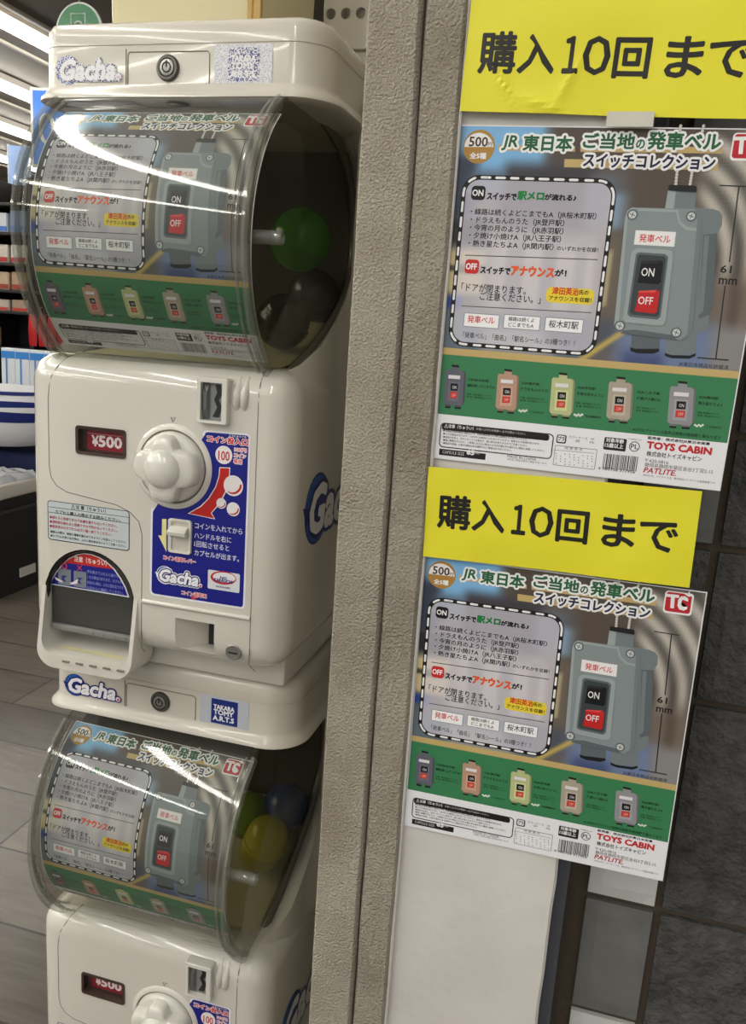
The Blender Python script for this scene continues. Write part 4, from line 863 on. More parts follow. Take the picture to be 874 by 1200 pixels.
def make_machine():
    t = empty('capsule_machine', 'm', 'capsule machine', (MX, MY, .825))
    # --- housing
    b = bmesh.new(); box(b, -.149, .149, 0, .38, .026, .332, .028, 5); body = put('housing', b, [CREAM], t, True)
    cut = []
    def cutter(bm):
        o = put('cutter', bm, CREAM); o.parent = t; cut.append(o)
    arch = [(-.126, .014), (-.126, .077)]+[(-.072+.054*math.cos(math.radians(a)), .077+.054*math.sin(math.radians(a))) for a in range(172, 0, -8)]+[(-.018, .077), (-.018, .014)]
    b = bmesh.new(); prism(b, arch, -.05, .12); cutter(b)
    b = bmesh.new(); loft(b, [[(.0295, -.01, z), (.0735, -.01, z), (.0735, .03, z), (.0535, .03, z), (.0295, .001, z)] for z in (.0375, .0725)]); cutter(b)
    b = bmesh.new(); prism(b, rr(-.0856, .2325, -.0289, .2606, .003), -.05, .009); cutter(b)
    b = bmesh.new(); prism(b, rr(.0245, .1455, .0445, .1755, .002), -.05, .014); cutter(b)
    for x in (.0385, .0625):
        b = bmesh.new(); box(b, x-.0048, x+.0048, -.05, .006, .0305, .0335); cutter(b)
    bpy.context.view_layer.update(); boolean(body, cut)
    # cheeks beside the drum, rear column and base, in one mesh with the rest of the housing
    b = bmesh.new(); b.from_mesh(body.data)
    for s in (-1, 1):
        XO = [.118, .136, .1462]+[.1488]*7
        rows = [[(s*(x0*(1-k)+.1188*k), o_[0]*(1-q)+i_[0]*q, o_[1]*(1-q)+i_[1]*q) for x0, o_, i_ in zip(XO, CHEEK_OUT, CHEEK_IN)] for k, q in ((0, 0), (.06, .07), (.2, .16), (.55, .55), (1, 1))]
        loft(b, rows, closed=False, cap=False)
        loft(b, [[(s*x, y, z) for x, (y, z) in zip(XO, CHEEK_OUT)], [(s*x, y, .28) for x, (y, z) in zip(XO, CHEEK_OUT)]], closed=False, cap=False)
        b.faces.new([b.verts.new((s*.1488, y, z)) for y, z in ((.1555, .25), (.378, .25), (.378, .59), (.1555, .59))])
    box(b, -.1488, .1488, .262, .378, .25, .6)
    box(b, -.139, .139, .036, .36, -.001, .06, .006, 2)
    bmesh.ops.recalc_face_normals(b, faces=b.faces); b.to_mesh(body.data); b.free()
    for p in body.data.polygons: p.use_smooth = True
    body.data.set_sharp_from_angle(angle=math.radians(38))
    # --- head
    def plan(off):
        pts = []
        for cx, cy, r, a in ((.149-.036, .039+.036, .036, 270), (.149-.02, .378-.02, .02, 0), (-.149+.02, .378-.02, .02, 90), (-.149+.019, .039+.019, .019, 180)):
            for i in range(9):
                q = math.radians(a+90*i/8); pts.append((cx+(r+off)*math.cos(q), cy+(r+off)*math.sin(q)))
        return pts
    b = bmesh.new(); loft(b, [[(x, y, z) for x, y in plan(o_)] for z, o_ in ((.649, -.016), (.6485, -.009), (.646, -.004), (.641, -.001), (.634, 0), (.6262, 0), (.6258, -.0009), (.6250, -.0009), (.6246, 0), (.592, 0), (.588, .0015), (.584, .0045), (.5805, .008), (.5775, .0085), (.576, .006), (.576, -.012))])
    put('head_cover', b, CREAM2, t, True)
    b = bmesh.new(); y = .0388
    tube(b, [(-.0535, y, .6225), (-.0535, y, .588)], .0005, 6)
    pts = [(x, y, z) for x, z in ((-.0515, .617), (-.0515, .590), (-.0495, .5872), (.0325, .5872), (.0347, .590), (.0347, .6165), (.0325, .619), (-.0495, .6195))]
    tube(b, pts, .0005, 6, closed=True); put('lock_plate', b, SEAM, t)
    b = bmesh.new(); lathe_y(b, [(.0118, .040), (.0118, .0375), (.0105, .0358), (.0085, .0358), (.0078, .0372), (1e-5, .0372)], -.0083, .6048); lk = put('lock', b, mat('lock_ring', (92, 90, 86), .35, metal=.6), t, True)
    b = bmesh.new(); lathe_y(b, [(.0072, .038), (.0072, .0356), (.0048, .0352), (1e-5, .0352)], -.0083, .6048); put('lock_core', b, STEEL, lk, True)
    b = bmesh.new(); tube(b, [(-.0083+x, .0352, .6048+z) for x, z in circle(.0042, 20)], .0007, 6, closed=True); box(b, -.009, -.0076, .0346, .0353, .6048, .6105); put('key_slot', b, DARK, lk)
    sheet(Art(1., .00008).draw(ART_BRAND), 'brand_sticker', STICK, t, .0386)
    sheet(Art(1., .00008).draw(ART_MAKER), 'maker_sticker', STICK, t, .0386)
    # --- front panel seams
    b = bmesh.new(); y = .0002
    tube(b, [(-.099, .0231, .3318), (-.1035, .0138, .3284), (-.1095, .0037, .3183), (-.1145, .0008, .3085), (-.117, .0003, .298), (-.1185, y, .285), (-.1185, y, .215), (-.1165, y, .204), (-.110, y, .1955), (-.098, y, .190), (-.04, y, .1835), (-.024, y, .178), (-.0135, y, .169), (-.0098, y, .156), (-.0098, y, .085), (-.0098, y, .034), (-.006, .0006, .0285)], .00055, 6)
    tube(b, [(.1105, .0231, .3318), (.1118, .0138, .3284), (.1128, .0037, .3183), (.113, .0009, .3085), (.113, y, .298), (.113, y, .05), (.1125, y, .036), (.119, .002, .0285)], .00055, 6)
    put('panel_seam', b, SEAM, t)
    b = bmesh.new(); tube(b, [(-.0085, -.0006, .0852), (.1128, -.0006, .0852)], .0024, 10); put('panel_rib', b, CREAM, t, True)
    # --- price window
    b = bmesh.new(); o_ = rr(-.0862, .2319, -.0283, .2612, .0035); i_ = rr(-.0832, .235, -.0313, .258, .002)
    loft(b, [[(x, y, z) for x, z in p] for p, y in ((o_, .0005), (o_, -.0012), (i_, -.0008), (i_, .0085))], cap=False); win = put('price_window', b, BROWN, t)
    a = Art(1., .00008); a.poly([(-.0856, .2325), (-.0289, .2325), (-.0289, .2606), (-.0856, .2606)], (70, 52, 42)); a.poly([(-.0786, .2365), (-.0318, .2365), (-.0318, .2562), (-.0786, .2562)], (150, 22, 44)); a.poly([(-.0786, .2525), (-.0318, .2525), (-.0318, .2535), (-.0786, .2535)], (205, 120, 120))
    a.text((250, 246, 244), '￥', -.0728, .2405, -.0655, .0105, .05); a.text((250, 246, 244), '500', -.0648, .2405, -.0385, .0108, .06); a.poly([(-.0355, .2395), (-.0348, .2395), (-.0348, .252), (-.0355, .252)], (205, 150, 150))
    sheet(a, 'price_card', CARD, win, .0082)
    b = bmesh.new(); prism(b, rr(-.0845, .2335, -.03, .2595, .002), .0012, .0018); put('window_pane', b, clear_mat('price_pane', (250, 248, 248), .03, 1.22), win)
    # --- dial and turning knob
    cx, cz = .0242, .2301
    b = bmesh.new(); lathe_y(b, [(.0435, .001), (.0425, -.0008), (.0395, -.0022), (.0372, -.0024), (.0365, -.0005), (.0355, -.0005), (.0350, -.0035), (.0335, -.0065), (.030, -.0085), (1e-5, -.009)], cx, cz, 56); dial = put('dial_plate', b, WHITEP, t, True)
    b = bmesh.new(); tube(b, [(cx+x, -.0014, cz+z) for x, z in circle(.0361, 48)], .00055, 6, closed=True); put('dial_groove', b, SEAM, dial)
    b = bmesh.new(); n = 96; rings = []
    def rad(a, k):
        lobe = 0
        for c0, wd, ht in ((176, 32, 1.0), (92, 26, .75), (2, 40, 1.0), (268, 34, .95)):
            d = (math.degrees(a)-c0+180) % 360-180; lobe = max(lobe, ht*math.exp(-(d/wd)**4))
        return .0242+.0112*lobe*k
    for y, s, k in ((-.006, 1.0, 1), (-.0135, .985, 1), (-.0185, .95, .97), (-.0208, .90, .85), (-.0216, .84, .5)):
        rings.append([(cx+rad(a, k)*s*math.cos(a), y, cz+rad(a, k)*s*math.sin(a)) for a in [2*math.pi*i/n for i in range(n)]])
    for r, y in ((.0192, -.0222), (.018, -.0245), (.0155, -.0275), (.012, -.0297), (.007, -.0312), (.002, -.0317)):
        rings.append([(cx+r*math.cos(2*math.pi*i/n), y, cz+r*math.sin(2*math.pi*i/n)) for i in range(n)])
    loft(b, rings); put('turning_knob', b, WHITEP, dial, True)
    for nm, x, z, s in (('pointer_mark', cx-.0005, .2755, 1), ('stop_mark', cx-.012, .1955, 1)):
        b = bmesh.new(); tube(b, [(x-.0025*s, -.0006 if z > .2 else -.0062, z+.0035), (x+.0025*s, -.0006 if z > .2 else -.0062, z+.0035), (x, -.0006 if z > .2 else -.0062, z-.001)], .0004, 6, closed=True); put(nm, b, SEAM, dial)
    # --- coin slot
    b = bmesh.new(); o_ = rr(.0518, .277, .0842, .321, .002); i_ = rr(.0562, .2805, .0785, .3165, .001)
    loft(b, [[(x, y, z) for x, z in p] for p, y in ((o_, .03), (o_, -.0065), (rr(.0526, .2778, .0834, .3202, .002), -.0075), (i_, -.0075), (i_, .001))], cap=False); slot = put('coin_slot', b, WHITEP, t, True)
    b = bmesh.new(); prism(b, [(.056, .28), (.0787, .28), (.0787, .317), (.056, .317)], -.0012, .001); put('slot_plate', b, GREYP, slot)
    b = bmesh.new(); loft(b, [[(x, y, z) for x, z in ((.0665, .2835), (.0735, .2835), (.0762, .294), (.0728, .300), (.0762, .306), (.0742, .3145), (.069, .3145), (.0708, .307), (.0678, .300), (.0712, .293))] for y in (-.0016, -.001)]); put('slot_opening', b, DARK, slot)
    b = bmesh.new(); loft(b, [[(.0565, -.0014, .281), (.0565, -.0014, .316), (.0585, -.0055, .31), (.0585, -.0055, .288)], [(.0635, -.0014, .281), (.0635, -.0014, .316), (.0615, -.0055, .306), (.0615, -.0055, .292)]]); put('coin_guide', b, mat('dark_grey_plastic', (98, 100, 100), .4), slot)
    b = bmesh.new()
    for x in (.0905, .0985):
        tube(b, [(x, .004, .289), (x, -.0005, .298), (x, .001, .309), (x, .010, .3205), (x, .022, .3275)], [.002, .004, .0046, .0042, .003], 10)
    put('slot_ridge', b, CREAM, slot, True)
    # --- printed guide with the return lever on it
    sheet(Art(1., .00007).draw(ART_GUIDE), 'guide_sticker', STICK, t, -.0003)
    b = bmesh.new(); o_ = rr(.0212, .1425, .0468, .1778, .003); i_ = rr(.0248, .1452, .0442, .1752, .002)
    loft(b, [[(x, y, z) for x, z in p] for p, y in ((o_, .001), (o_, -.0028), (rr(.0218, .1431, .0462, .1772, .003), -.0034), (i_, -.0030), (i_, .0135))], cap=False); lev = put('return_lever', b, WHITEP, t, True)
    b = bmesh.new(); loft(b, [[(x, y, z) for y, z in ((.012, .1605), (-.004, .160), (-.0085, .1618), (-.0095, .1655), (-.006, .169), (-.001, .171), (.012, .172))] for x in (.0235, .0432)])
    put('lever_tab', b, WHITEP, lev, True)
    b = bmesh.new(); prism(b, rr(.0240, .1446, .0450, .1758, .002), -.0014, -.0004); put('recess_floor', b, CREAM2, lev)
    sheet(Art(1., .00008).draw(ART_CAUTION), 'caution_sticker', STICK, t, -.0003)
    # --- capsule chute
    def outline(gx, gz, r, n=7):
        x0, x1 = -.126-gx, -.018+gx; zb = .013-gz
        p = [(x0, .085), (x0, zb+r)]
        p += [(x0+r+r*math.cos(math.radians(a)), zb+r+r*math.sin(math.radians(a))) for a in [180+90*i/n for i in range(1, n+1)]]
        p += [(x1-r+r*math.cos(math.radians(a)), zb+r+r*math.sin(math.radians(a))) for a in [270+90*i/n for i in range(0, n+1)]]
        return p+[(x1, .085)]
    fy = lambda z: -.013*sm((.085-z)/.085)
    b = bmesh.new(); O = outline(.0045, .0165, .022); O2 = outline(.0035, .015, .021); I = outline(-.001, 0, .016); I2 = outline(-.001, -.008, .012)
    loft(b, [[(x, .03, z) for x, z in O], [(x, fy(z)+.003, z) for x, z in O], [(x, fy(z), z) for x, z in O2], [(x, fy(z), z) for x, z in I], [(x, .04, z) for x, z in I2]], closed=False, cap=False)
    ch = put('chute_frame', b, CREAM, t, True)
    b = bmesh.new()
    for k in range(5): box(b, -.0965+.0165*k, -.0885+.0165*k, -.0142, -.0120, .0068+.0003*k, .0084+.0003*k)
    put('drain_slot', b, SEAM, ch)
    b = bmesh.new()
    P_ = [(-.1255, .10), (-.1255, .02), (-.0185, .02), (-.0185, .10)]
    loft(b, [[(-.1252, .002, .016), (-.1252, .002, .085)], [(-.1252, .085, .03), (-.1252, .085, .085)], [(-.0188, .085, .03), (-.0188, .085, .085)], [(-.0188, .002, .016), (-.0188, .002, .085)]], closed=False, cap=False)
    f = [b.verts.new(p) for p in ((-.1252, .0, .0152), (-.0188, .0, .0152), (-.0188, .085, .024), (-.1252, .085, .024))]; b.faces.new(f)
    f = [b.verts.new(p) for p in ((-.1252, .0845, .02), (-.0188, .0845, .02), (-.0188, .0845, .06), (-.1252, .0845, .06))]; b.faces.new(f)
    put('chute_tray', b, IVORY, ch)
    b = bmesh.new(); box(b, -.125, -.019, .084, .118, .048, .13); put('chute_back', b, DARK, ch)  # dark liner put in for the shade inside the chute
    arc_ = [(-.126, .070), (-.126, .077)]+[(-.072+.054*math.cos(math.radians(a)), .077+.054*math.sin(math.radians(a))) for a in range(174, 0, -6)]+[(-.018, .077), (-.018, .045)]
    b = bmesh.new(); tube(b, [(x, .0035, z) for x, z in arc_], [.0012]+[.0032]*(len(arc_)-2)+[.0012], 8); put('chute_gasket', b, RUBBER, ch, True)
    fl_ = [(-.1235, .036), (-.1235, .077)]+[(-.072+.0515*math.cos(math.radians(a)), .077+.0515*math.sin(math.radians(a))) for a in range(174, 0, -6)]+[(-.0205, .077), (-.0205, .036)]
    b = bmesh.new(); prism(b, fl_, .0075, .009); flap = put('chute_flap', b, FLAPM, ch)
    b = bmesh.new(); box(b, -.1225, -.0215, .004, .0095, .034, .041, .0015, 2)
    for k in range(4): lathe_y(b, [(.0018, .0045), (.0012, .0032), (1e-5, .003)], -.072+.0135*k, .0378, 12)
    put('flap_grip', b, mat('grey_flap_edge', (128, 128, 124), .3), flap, True)
    b = bmesh.new(); loft(b, [[(-.1235, .0100, .036), (-.1235, .0100, .092), (-.117, .0102, .092), (-.117, .0102, .052), (-.103, .0104, .041), (-.0205, .0104, .041), (-.0205, .010, .036)], [(-.1235, .0125, .036), (-.1235, .0125, .092), (-.117, .0127, .092), (-.117, .0127, .052), (-.103, .0128, .041), (-.0205, .0128, .041), (-.0205, .0125, .036)]]); put('flap_frame', b, mat('pale_grey_plastic', (150, 150, 146), .35), flap)
    sheet(Art(1., .00008).draw(ART_FLAP), 'flap_sticker', STICK, flap, .0068)
    # --- coin return and small lock
    b = bmesh.new(); box(b, .0537, .0733, .0285, .0298, .0378, .0722); put('return_hole_shade', b, DARK, t)  # dark plate stands in for the shade in the return hole
    b = bmesh.new(); lathe_y(b, [(.0085, .001), (.0085, -.0008), (.0078, -.0014), (.0062, -.0012), (1e-5, -.0012)], .0955, .0458, 28); kl = put('panel_lock', b, STEEL, t, True)
    b = bmesh.new(); box(b, .0905, .1005, -.0018, -.0011, .0448, .0464); put('lock_slit', b, DARK, kl)
    # --- side logo
    a = Art(1., .00008); a.draw([('G', .046, .185, .21, 0)])
    me = a.mesh('side_logo', lambda x, z, h: (.1491+h, x, z)); put('side_logo', me, STICK, t)
    # --- drum: curved clear front, thick clear rims, clear ends, dark seal, inner hopper
    b = bmesh.new(); loft(b, [[(x, y, z) for y, z, a in PROFILE_F] for x in (-.1145, -.05, .02, .1145)], closed=False, cap=False); put('dome_window', b, CLEAR, t, 'all')
    for s in (-1, 1):
        b = bmesh.new(); rings = []
        for y, z, a in PROFILE_R:
            d = (math.cos(math.radians(a)), math.sin(math.radians(a)))
            q = [(.1120, 0), (.1120, .0035), (.1135, .0062), (.1165, .0062), (.1180, .004), (.1180, -.004), (.1165, -.006), (.1145, -.004)]
            rings.append([(s*x, y-h*d[0], z+h*d[1]) for x, h in q])
        loft(b, rings); put('dome_rim', b, RIMM, t, True)
        b = bmesh.new(); tube(b, [(s*.1065, y-.001*math.cos(math.radians(a)), z+.001*math.sin(math.radians(a))) for y, z, a in PROFILE_R], .0016, 8); put('dome_bead', b, RIMM, t, True)
        b = bmesh.new(); ol = [(y, z) for y, z, a in PROFILE_F][::-1]+SIDE_BACK; vs_ = [b.verts.new((s*.1168, y, z)) for y, z in ol]; b.faces.new(vs_); put('end_window', b, SMOKE, t)
        b = bmesh.new(); tube(b, [(s*.1178, y, z) for y, z in [PROFILE_F[0][:2]]+SIDE_BACK+[PROFILE_F[-1][:2]]], .005, 8); put('end_seal', b, mat('dark_seal', (104, 100, 88), .25), t, True)
    b = bmesh.new(); lathe_x(b, [(.0062, .108), (.0062, .141), (.0056, .1425), (.0045, .1425), (.0045, .137), (1e-5, .137)], -.029, .448, 22); put('hub_peg', b, RIMM, t, True)
    b = bmesh.new()
    loft(b, [[(x, y, z) for x in (-.112, .112)] for y, z in ((.028, .329), (.06, .333), (.11, .338), (.17, .342), (.222, .352), (.25, .38))], closed=False, cap=False)
    hop = put('hopper', b, IVORY, t, True)
    b = bmesh.new(); box(b, -.13, .13, .256, .262, .34, .6); box(b, -.118, .118, .05, .26, .577, .582); put('hopper_back', b, INNER, hop)
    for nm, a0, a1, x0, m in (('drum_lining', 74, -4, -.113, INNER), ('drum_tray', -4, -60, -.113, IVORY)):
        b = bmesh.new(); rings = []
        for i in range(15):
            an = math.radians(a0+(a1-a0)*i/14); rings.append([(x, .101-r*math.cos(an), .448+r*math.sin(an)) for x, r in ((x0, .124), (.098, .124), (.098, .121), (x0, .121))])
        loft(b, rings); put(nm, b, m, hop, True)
    return t
upper = make_machine()
lower = copy_tree(upper); lower.location = (MX, MY, .175)
tag(upper, 'cream capsule vending machine with dial, standing on top of the other machine', 'capsule machine', 'cream capsule machines in one stack')
tag(lower, 'cream capsule vending machine at the bottom of the stack, its lower half cut off', 'capsule machine', 'cream capsule machines in one stack')
for o in upper.children:                   # the stickers on the upper head are scuffed
    if o.name.split('.')[0] in ('brand_sticker', 'maker_sticker'):
        o.data = o.data.copy(); o.data.materials.clear(); o.data.materials.append(SCUFF); o['label'] = 'scuffed sticker with pale flecks of wear and painted sparkle'
for o in lower.children:
    if o.name.startswith('hub_peg'): o.location.z += .017
def stand():
    b = bmesh.new(); box(b, -.15, .15, .03, .38, 0, .16, .012, 3); box(b, -.14, .14, .04, .37, .158, .1735)
    o = put('machine_base', b, CREAM2, None, True, (MX, MY, 0)); tag(o, 'cream plastic base on the floor under the lower capsule machine', 'base')
stand()

# ---------------------------------------------------------------- capsules seen through the right ends of the drums
def capsule(label, loc, rgb, rz, tilt, r=.0325, h=.0):
    t = empty('capsule', label, 'capsule', loc, 'capsules inside the drums'); t.rotation_euler = (tilt, .3, rz)
    m = mat('capsule_%d_%d_%d' % rgb, rgb, .2, .5, coat=.3); m2 = mat('capsule_lid_%d_%d_%d' % rgb, tuple(int(c*.85) for c in rgb), .25, .5)
    n = 12; up = [(r*math.cos(math.pi/2*i/n), .002+h+r*math.sin(math.pi/2*i/n)) for i in range(n+1)]
    b = bmesh.new(); lathe_z(b, [(r, .001)]+up, 0, 0); put('upper_half', b, m, t, True)
    b = bmesh.new(); lathe_z(b, [(a, -c) for a, c in [(r, .001)]+up], 0, 0); put('lower_half', b, m2, t, True)
    b = bmesh.new(); lathe_z(b, [(r-.001, -.0035), (r+.0012, -.003), (r+.0012, .003), (r-.001, .0035)], 0, 0); put('seam_band', b, m, t, True)
capsule('green round capsule in the right end of the upper drum', (-.345, .905, 1.2927), (70, 158, 44), .4, .3, .0335)
capsule('added dark capsule for the dark interior of the upper drum below the green one', (-.345, .956, 1.236), (34, 34, 30), .2, .9, .030)  # added, stands in for the dark inside below the green capsule
capsule('added dark grey capsule for the dark interior, lowest in the upper drum', (-.362, .906, 1.203), (46, 46, 42), .9, .4, .030)  # made-up capsule under the others, dark like the shaded interior
capsule('yellow upright capsule in the right end of the lower drum', (-.345, .873, .556), (206, 198, 46), .2, .08, .027, .009)
capsule('lime green capsule left of the yellow one in the lower drum', (-.386, .922, .556), (136, 172, 44), .9, .5, .0295)
capsule('dark blue capsule right of the yellow one in the lower drum', (-.341, .938, .572), (28, 66, 140), .2, .6, .030)

# ---------------------------------------------------------------- posters and yellow signs
GT = -.763
def poster_art(W_):
    a = Art(W_, .00007)
    a.poly([(-.004, .004), (-.004, -1.1405), (1.004, -1.1405), (1.004, .004)], (232, 232, 236))
    a.grid(0, GT, 1, 0, 90, 70, photo)
    a.draw(ART_POSTER)
    a.poly([(-.004, .004), (-.004, -1.1405), (1.004, -1.1405), (1.004, .004)], (225, 225, 222), -4)
    return a
PW = .2203; PY = .656
a = poster_art(PW)
def flat(x, y, h): return (x, -h, y)
pm = a.mesh('poster', flat)
def wall_poster(x, z, t, label, dy=0):
    o = put('poster', pm, PRINT, None, False, (x, PY+dy, z)); o.rotation_euler.y = t
    tag(o, label, 'poster', 'capsule toy posters')
wall_poster(-.1263, 1.2+.1534, .0095, 'large poster of a grey switch between the two yellow signs')
wall_poster(-.1263, 1.2-.1808, -.005, 'lower poster of a grey switch below both yellow signs', .0002)
wall_poster(-.1275, 1.2+.2270+.2505, -.004, 'poster above the upper yellow sign, only its bottom edge in view', -.0004)
def drum_poster(R_, yc, zc, x0, a0, tl, label):
    W_ = .2217; a = poster_art(W_); a.cut(.006, -.262, .01)
    ct, st = math.cos(tl), math.sin(tl)
    def fn(x, y, h):
        uu = x*ct-y*st; vv = x*st+y*ct; an = a0+vv/R_; r = R_+h*.8
        return (x0+uu, yc-r*math.cos(an), zc+r*math.sin(an))
    o = put('poster', a.mesh('poster_in_drum', fn), PRINT); tag(o, label, 'poster', 'capsule toy posters')
drum_poster(.1395, .8305, 1.2+.0755, -.5288, .9059, -.0195, 'curved poster behind the clear drum of the upper machine')
drum_poster(.131, .829, 1.2-.5752, -.5385, 1.036, -.0182, 'curved poster behind the clear drum of the lower machine')
def sign(name_label, x, z, t, dy, seed, crease):
    a = Art(1., .00012); a.poly([(0, 0), (.2085, 0), (.2085, .0752), (0, .0752)], (230, 222, 48))
    k = (26, 24, 18); S_ = .1845/630
    for s_, p0, p1, z0, h in (('購', 60, 148, .0262, .0268), ('入', 157, 243, .0268, .0245), ('１', 266, 300, .0272, .0232), ('０', 312, 373, .0268, .0240), ('回', 385, 465, .0252, .0250), ('ま', 504, 585, .0258, .0250), ('で', 598, 690, .0262, .0225)):
        a.text(k, s_, .0105+(p0-60)*S_, z0, .0105+(p1-60)*S_, h, .028)
    a.poly([(0, 0), (.2085, 0), (.2085, .0752), (0, .0752)], (222, 214, 60), -2)
    a.cut(.0035, 0, .0752); a.cut(.0035, 0, .2085, 0)
    def fn(u, v, h):
        y = -.0011*math.sin(u*30+seed)-.0012*noise.noise((u*22, v*26, seed))
        for cu, cv, dx, dz_, amp, wd in crease:
            d = (u-cu)*dx+(v-cv)*dz_; l = -(u-cu)*dz_+(v-cv)*dx
            y -= amp*math.exp(-abs(d)/wd)*math.exp(-(l/.018)**2)
        return (u, y-h, v)
    o = put('paper_sign', a.mesh('paper_sign', fn), print_mat('yellow_paper_%d' % seed, .42, .4), None, False, (x, PY-.0042+dy, z)); o.rotation_euler.y = t
    tag(o, name_label, 'sign', 'yellow paper signs')
sign('upper yellow paper sign in black lettering, creased along its foot', -.1276, 1.2+.1625, .0262, 0, 1, [(.028, .022, .8, .6, .0022, .004), (.06, .006, .3, .95, .0025, .006), (.075, .02, .9, -.4, .0016, .004)])
sign('lower yellow paper sign in black lettering between two posters', -.1277, 1.2-.1797, -.0185, 0, 2, [(.10, .05, .1, 1, .0012, .012)])
a = bmesh.new(); box(a, -.0215, .0105, .6505, .6512, 1.2+.152, 1.2+.162); o = put('paper_tape', a, mat('white_tape', (206, 202, 190), .4)); tag(o, 'strip of white tape peeking out under the upper yellow sign', 'tape')

# ---------------------------------------------------------------- things on top of the stack
def storage_bin():
    t = empty('storage_bin', 'translucent cream plastic bin standing on the upper machine', 'bin', (-.468, .935, 1.4745))
    m = clear_mat('milky_plastic', (226, 218, 170), .12, 1.5, .8, (238, 230, 192))
    b = bmesh.new(); r0 = [(x, y) for x, y in rr(-.086, -.085, .086, .085, .012)]
    loft(b, [[(x*k, y*k, z) for x, y in r0] for z, k in ((.0, .96), (.004, .985), (.2, 1.03), (.206, 1.06), (.21, 1.06), (.21, 1.0), (.006, .95))], cap=True); put('bin_body', b, m, t, True)
    b = bmesh.new(); box(b, .0765, .083, -.0885, -.080, .0, .205, .001, 1); box(b, .083, .092, -.0885, -.084, .0, .205, .001, 1); put('corner_post', b, mat('tan_post', (176, 142, 74), .5), t)
storage_bin()
def basket():
    t = empty('perforated_basket', 'cream basket with a row of round holes behind the storage bin', 'basket', (-.245, 1.03, 1.4745))
    b = bmesh.new(); box(b, -.125, .125, 0, .07, 0, .052, .006, 2); put('basket_base', b, CREAM2, t, True)
    b = bmesh.new(); box(b, -.13, .13, -.004, .002, .05, .22, .001, 1); o = put('front_panel', b, CREAM2, t)
    cut = []
    for r_ in range(3):
        for k in range(14):
            bm = bmesh.new(); prism(bm, [(-.121+.0186*k+x, .089+.024*r_+z) for x, z in circle(.0062, 14)], -.02, .02); c = put('cutter', bm, CREAM2); c.parent = t; cut.append(c)
    boolean(o, cut)
    b = bmesh.new(); box(b, -.13, -.127, 0, .07, .05, .22); box(b, .127, .13, 0, .07, .05, .22); box(b, -.13, .13, .068, .071, .05, .22); put('basket_side', b, CREAM2, t)
basket()

# ---------------------------------------------------------------- shop behind, seen at the left
def round_sign():
    t = empty('hanging_sign', 'round green sign with white rim hanging behind the upper machine', 'sign', (-1.52, 2.2, 1.955))
    b = bmesh.new(); lathe_y(b, [(.0735, .004), (.0735, -.004), (.069, -.005), (.069, -.003), (1e-5, -.003)], 0, 0, 40); put('sign_rim', b, mat('sign_white', (226, 230, 226), .3), t, True)
    b = bmesh.new(); lathe_y(b, [(.0685, -.002), (.0685, -.0045), (1e-5, -.0045)], 0, 0, 40); put('sign_face', b, mat('sign_green', (38, 122, 72), .25), t, True)
    b = bmesh.new(); tube(b, [(x, -.0052, z+.018) for x, z in ((-.022, -.02), (.022, -.02), (.022, .026), (-.022, .026))], .0022, 6, closed=True); tube(b, [(.013*math.cos(math.radians(a)), -.0052, .012+.012*math.sin(math.radians(a))) for a in range(0, 181, 20)], .0025, 6); put('sign_mark', b, mat('sign_white', (226, 230, 226), .3), t)
    b = bmesh.new(); tube(b, [(0, 0, .073), (0, 0, .74)], .0012, 6); put('sign_wire', b, STEEL, t)
round_sign()
def blue_sign():
    t = empty('blue_sign', 'blue hanging sign with white border and figure beside the upper drum', 'sign', (-3.675, 5.0, 2.40), None, .15)
    b = bmesh.new(); box(b, -.135, .30, -.01, .01, -.3, .19, .004, 1); put('sign_board', b, mat('sign_white', (226, 230, 226), .3), t)
    b = bmesh.new(); box(b, -.115, .28, -.014, -.009, -.28, .17); put('sign_panel', b, mat('sign_blue', (36, 118, 222), .3), t)
    b = bmesh.new(); tube(b, [(-.02+.045*x, -.016, -.06+.085*z) for x, z in circle(1, 24)], .012, 8, closed=True); put('sign_figure', b, mat('sign_white', (226, 230, 226), .3), t, True)
    b = bmesh.new(); tube(b, [(.0, 0, .19), (.0, 0, .31)], .004, 6); put('sign_rod', b, STEEL, t)
blue_sign()
def banner():
    t = empty('banner', 'pale blue banner standing behind the left rim of the upper drum', 'banner', (-4.172, 5.3, 0), None, .1)
    b = bmesh.new(); loft(b, [[(x, .012*math.sin(x*40)-.004, z) for x in (-.07, -.045, -.02, .0, .025, .05, .08, .11)]+[(x, .012*math.sin(x*40)+.002, z) for x in (.11, .08, .05, .025, .0, -.02, -.045, -.07)] for z in (1.4, 1.8, 2.30)]); put('banner_cloth', b, mat('pale_blue_cloth', (150, 176, 222), .7), t, True)
    b = bmesh.new(); tube(b, [(-.075, .006, 0), (-.075, .006, 2.31)], .008, 8); put('banner_pole', b, FIXT, t, True)
banner()
BLACKM = mat('shelf_black', (26, 25, 24), .5)
def rack():
    t = empty('display_rack', 'black metal display rack of goods at the far left', 'rack', (-3.95, 4.75, 0))
    b = bmesh.new(); box(b, -.8, 1.0, .30, .33, 0, 2.0); put('rack_back', b, BLACKM, t)
    for x in (-.78, -.06, .30, .98):
        b = bmesh.new(); box(b, x-.018, x+.018, -.02, .30, 0, 2.0, .003, 1); put('upright', b, BLACKM, t)
    for z in (.55, .93, 1.165, 1.30, 1.47, 1.66, 1.84):
        b = bmesh.new(); box(b, -.8, 1.0, -.04, .30, z-.018, z, .003, 1); put('shelf', b, BLACKM, t)
rack()
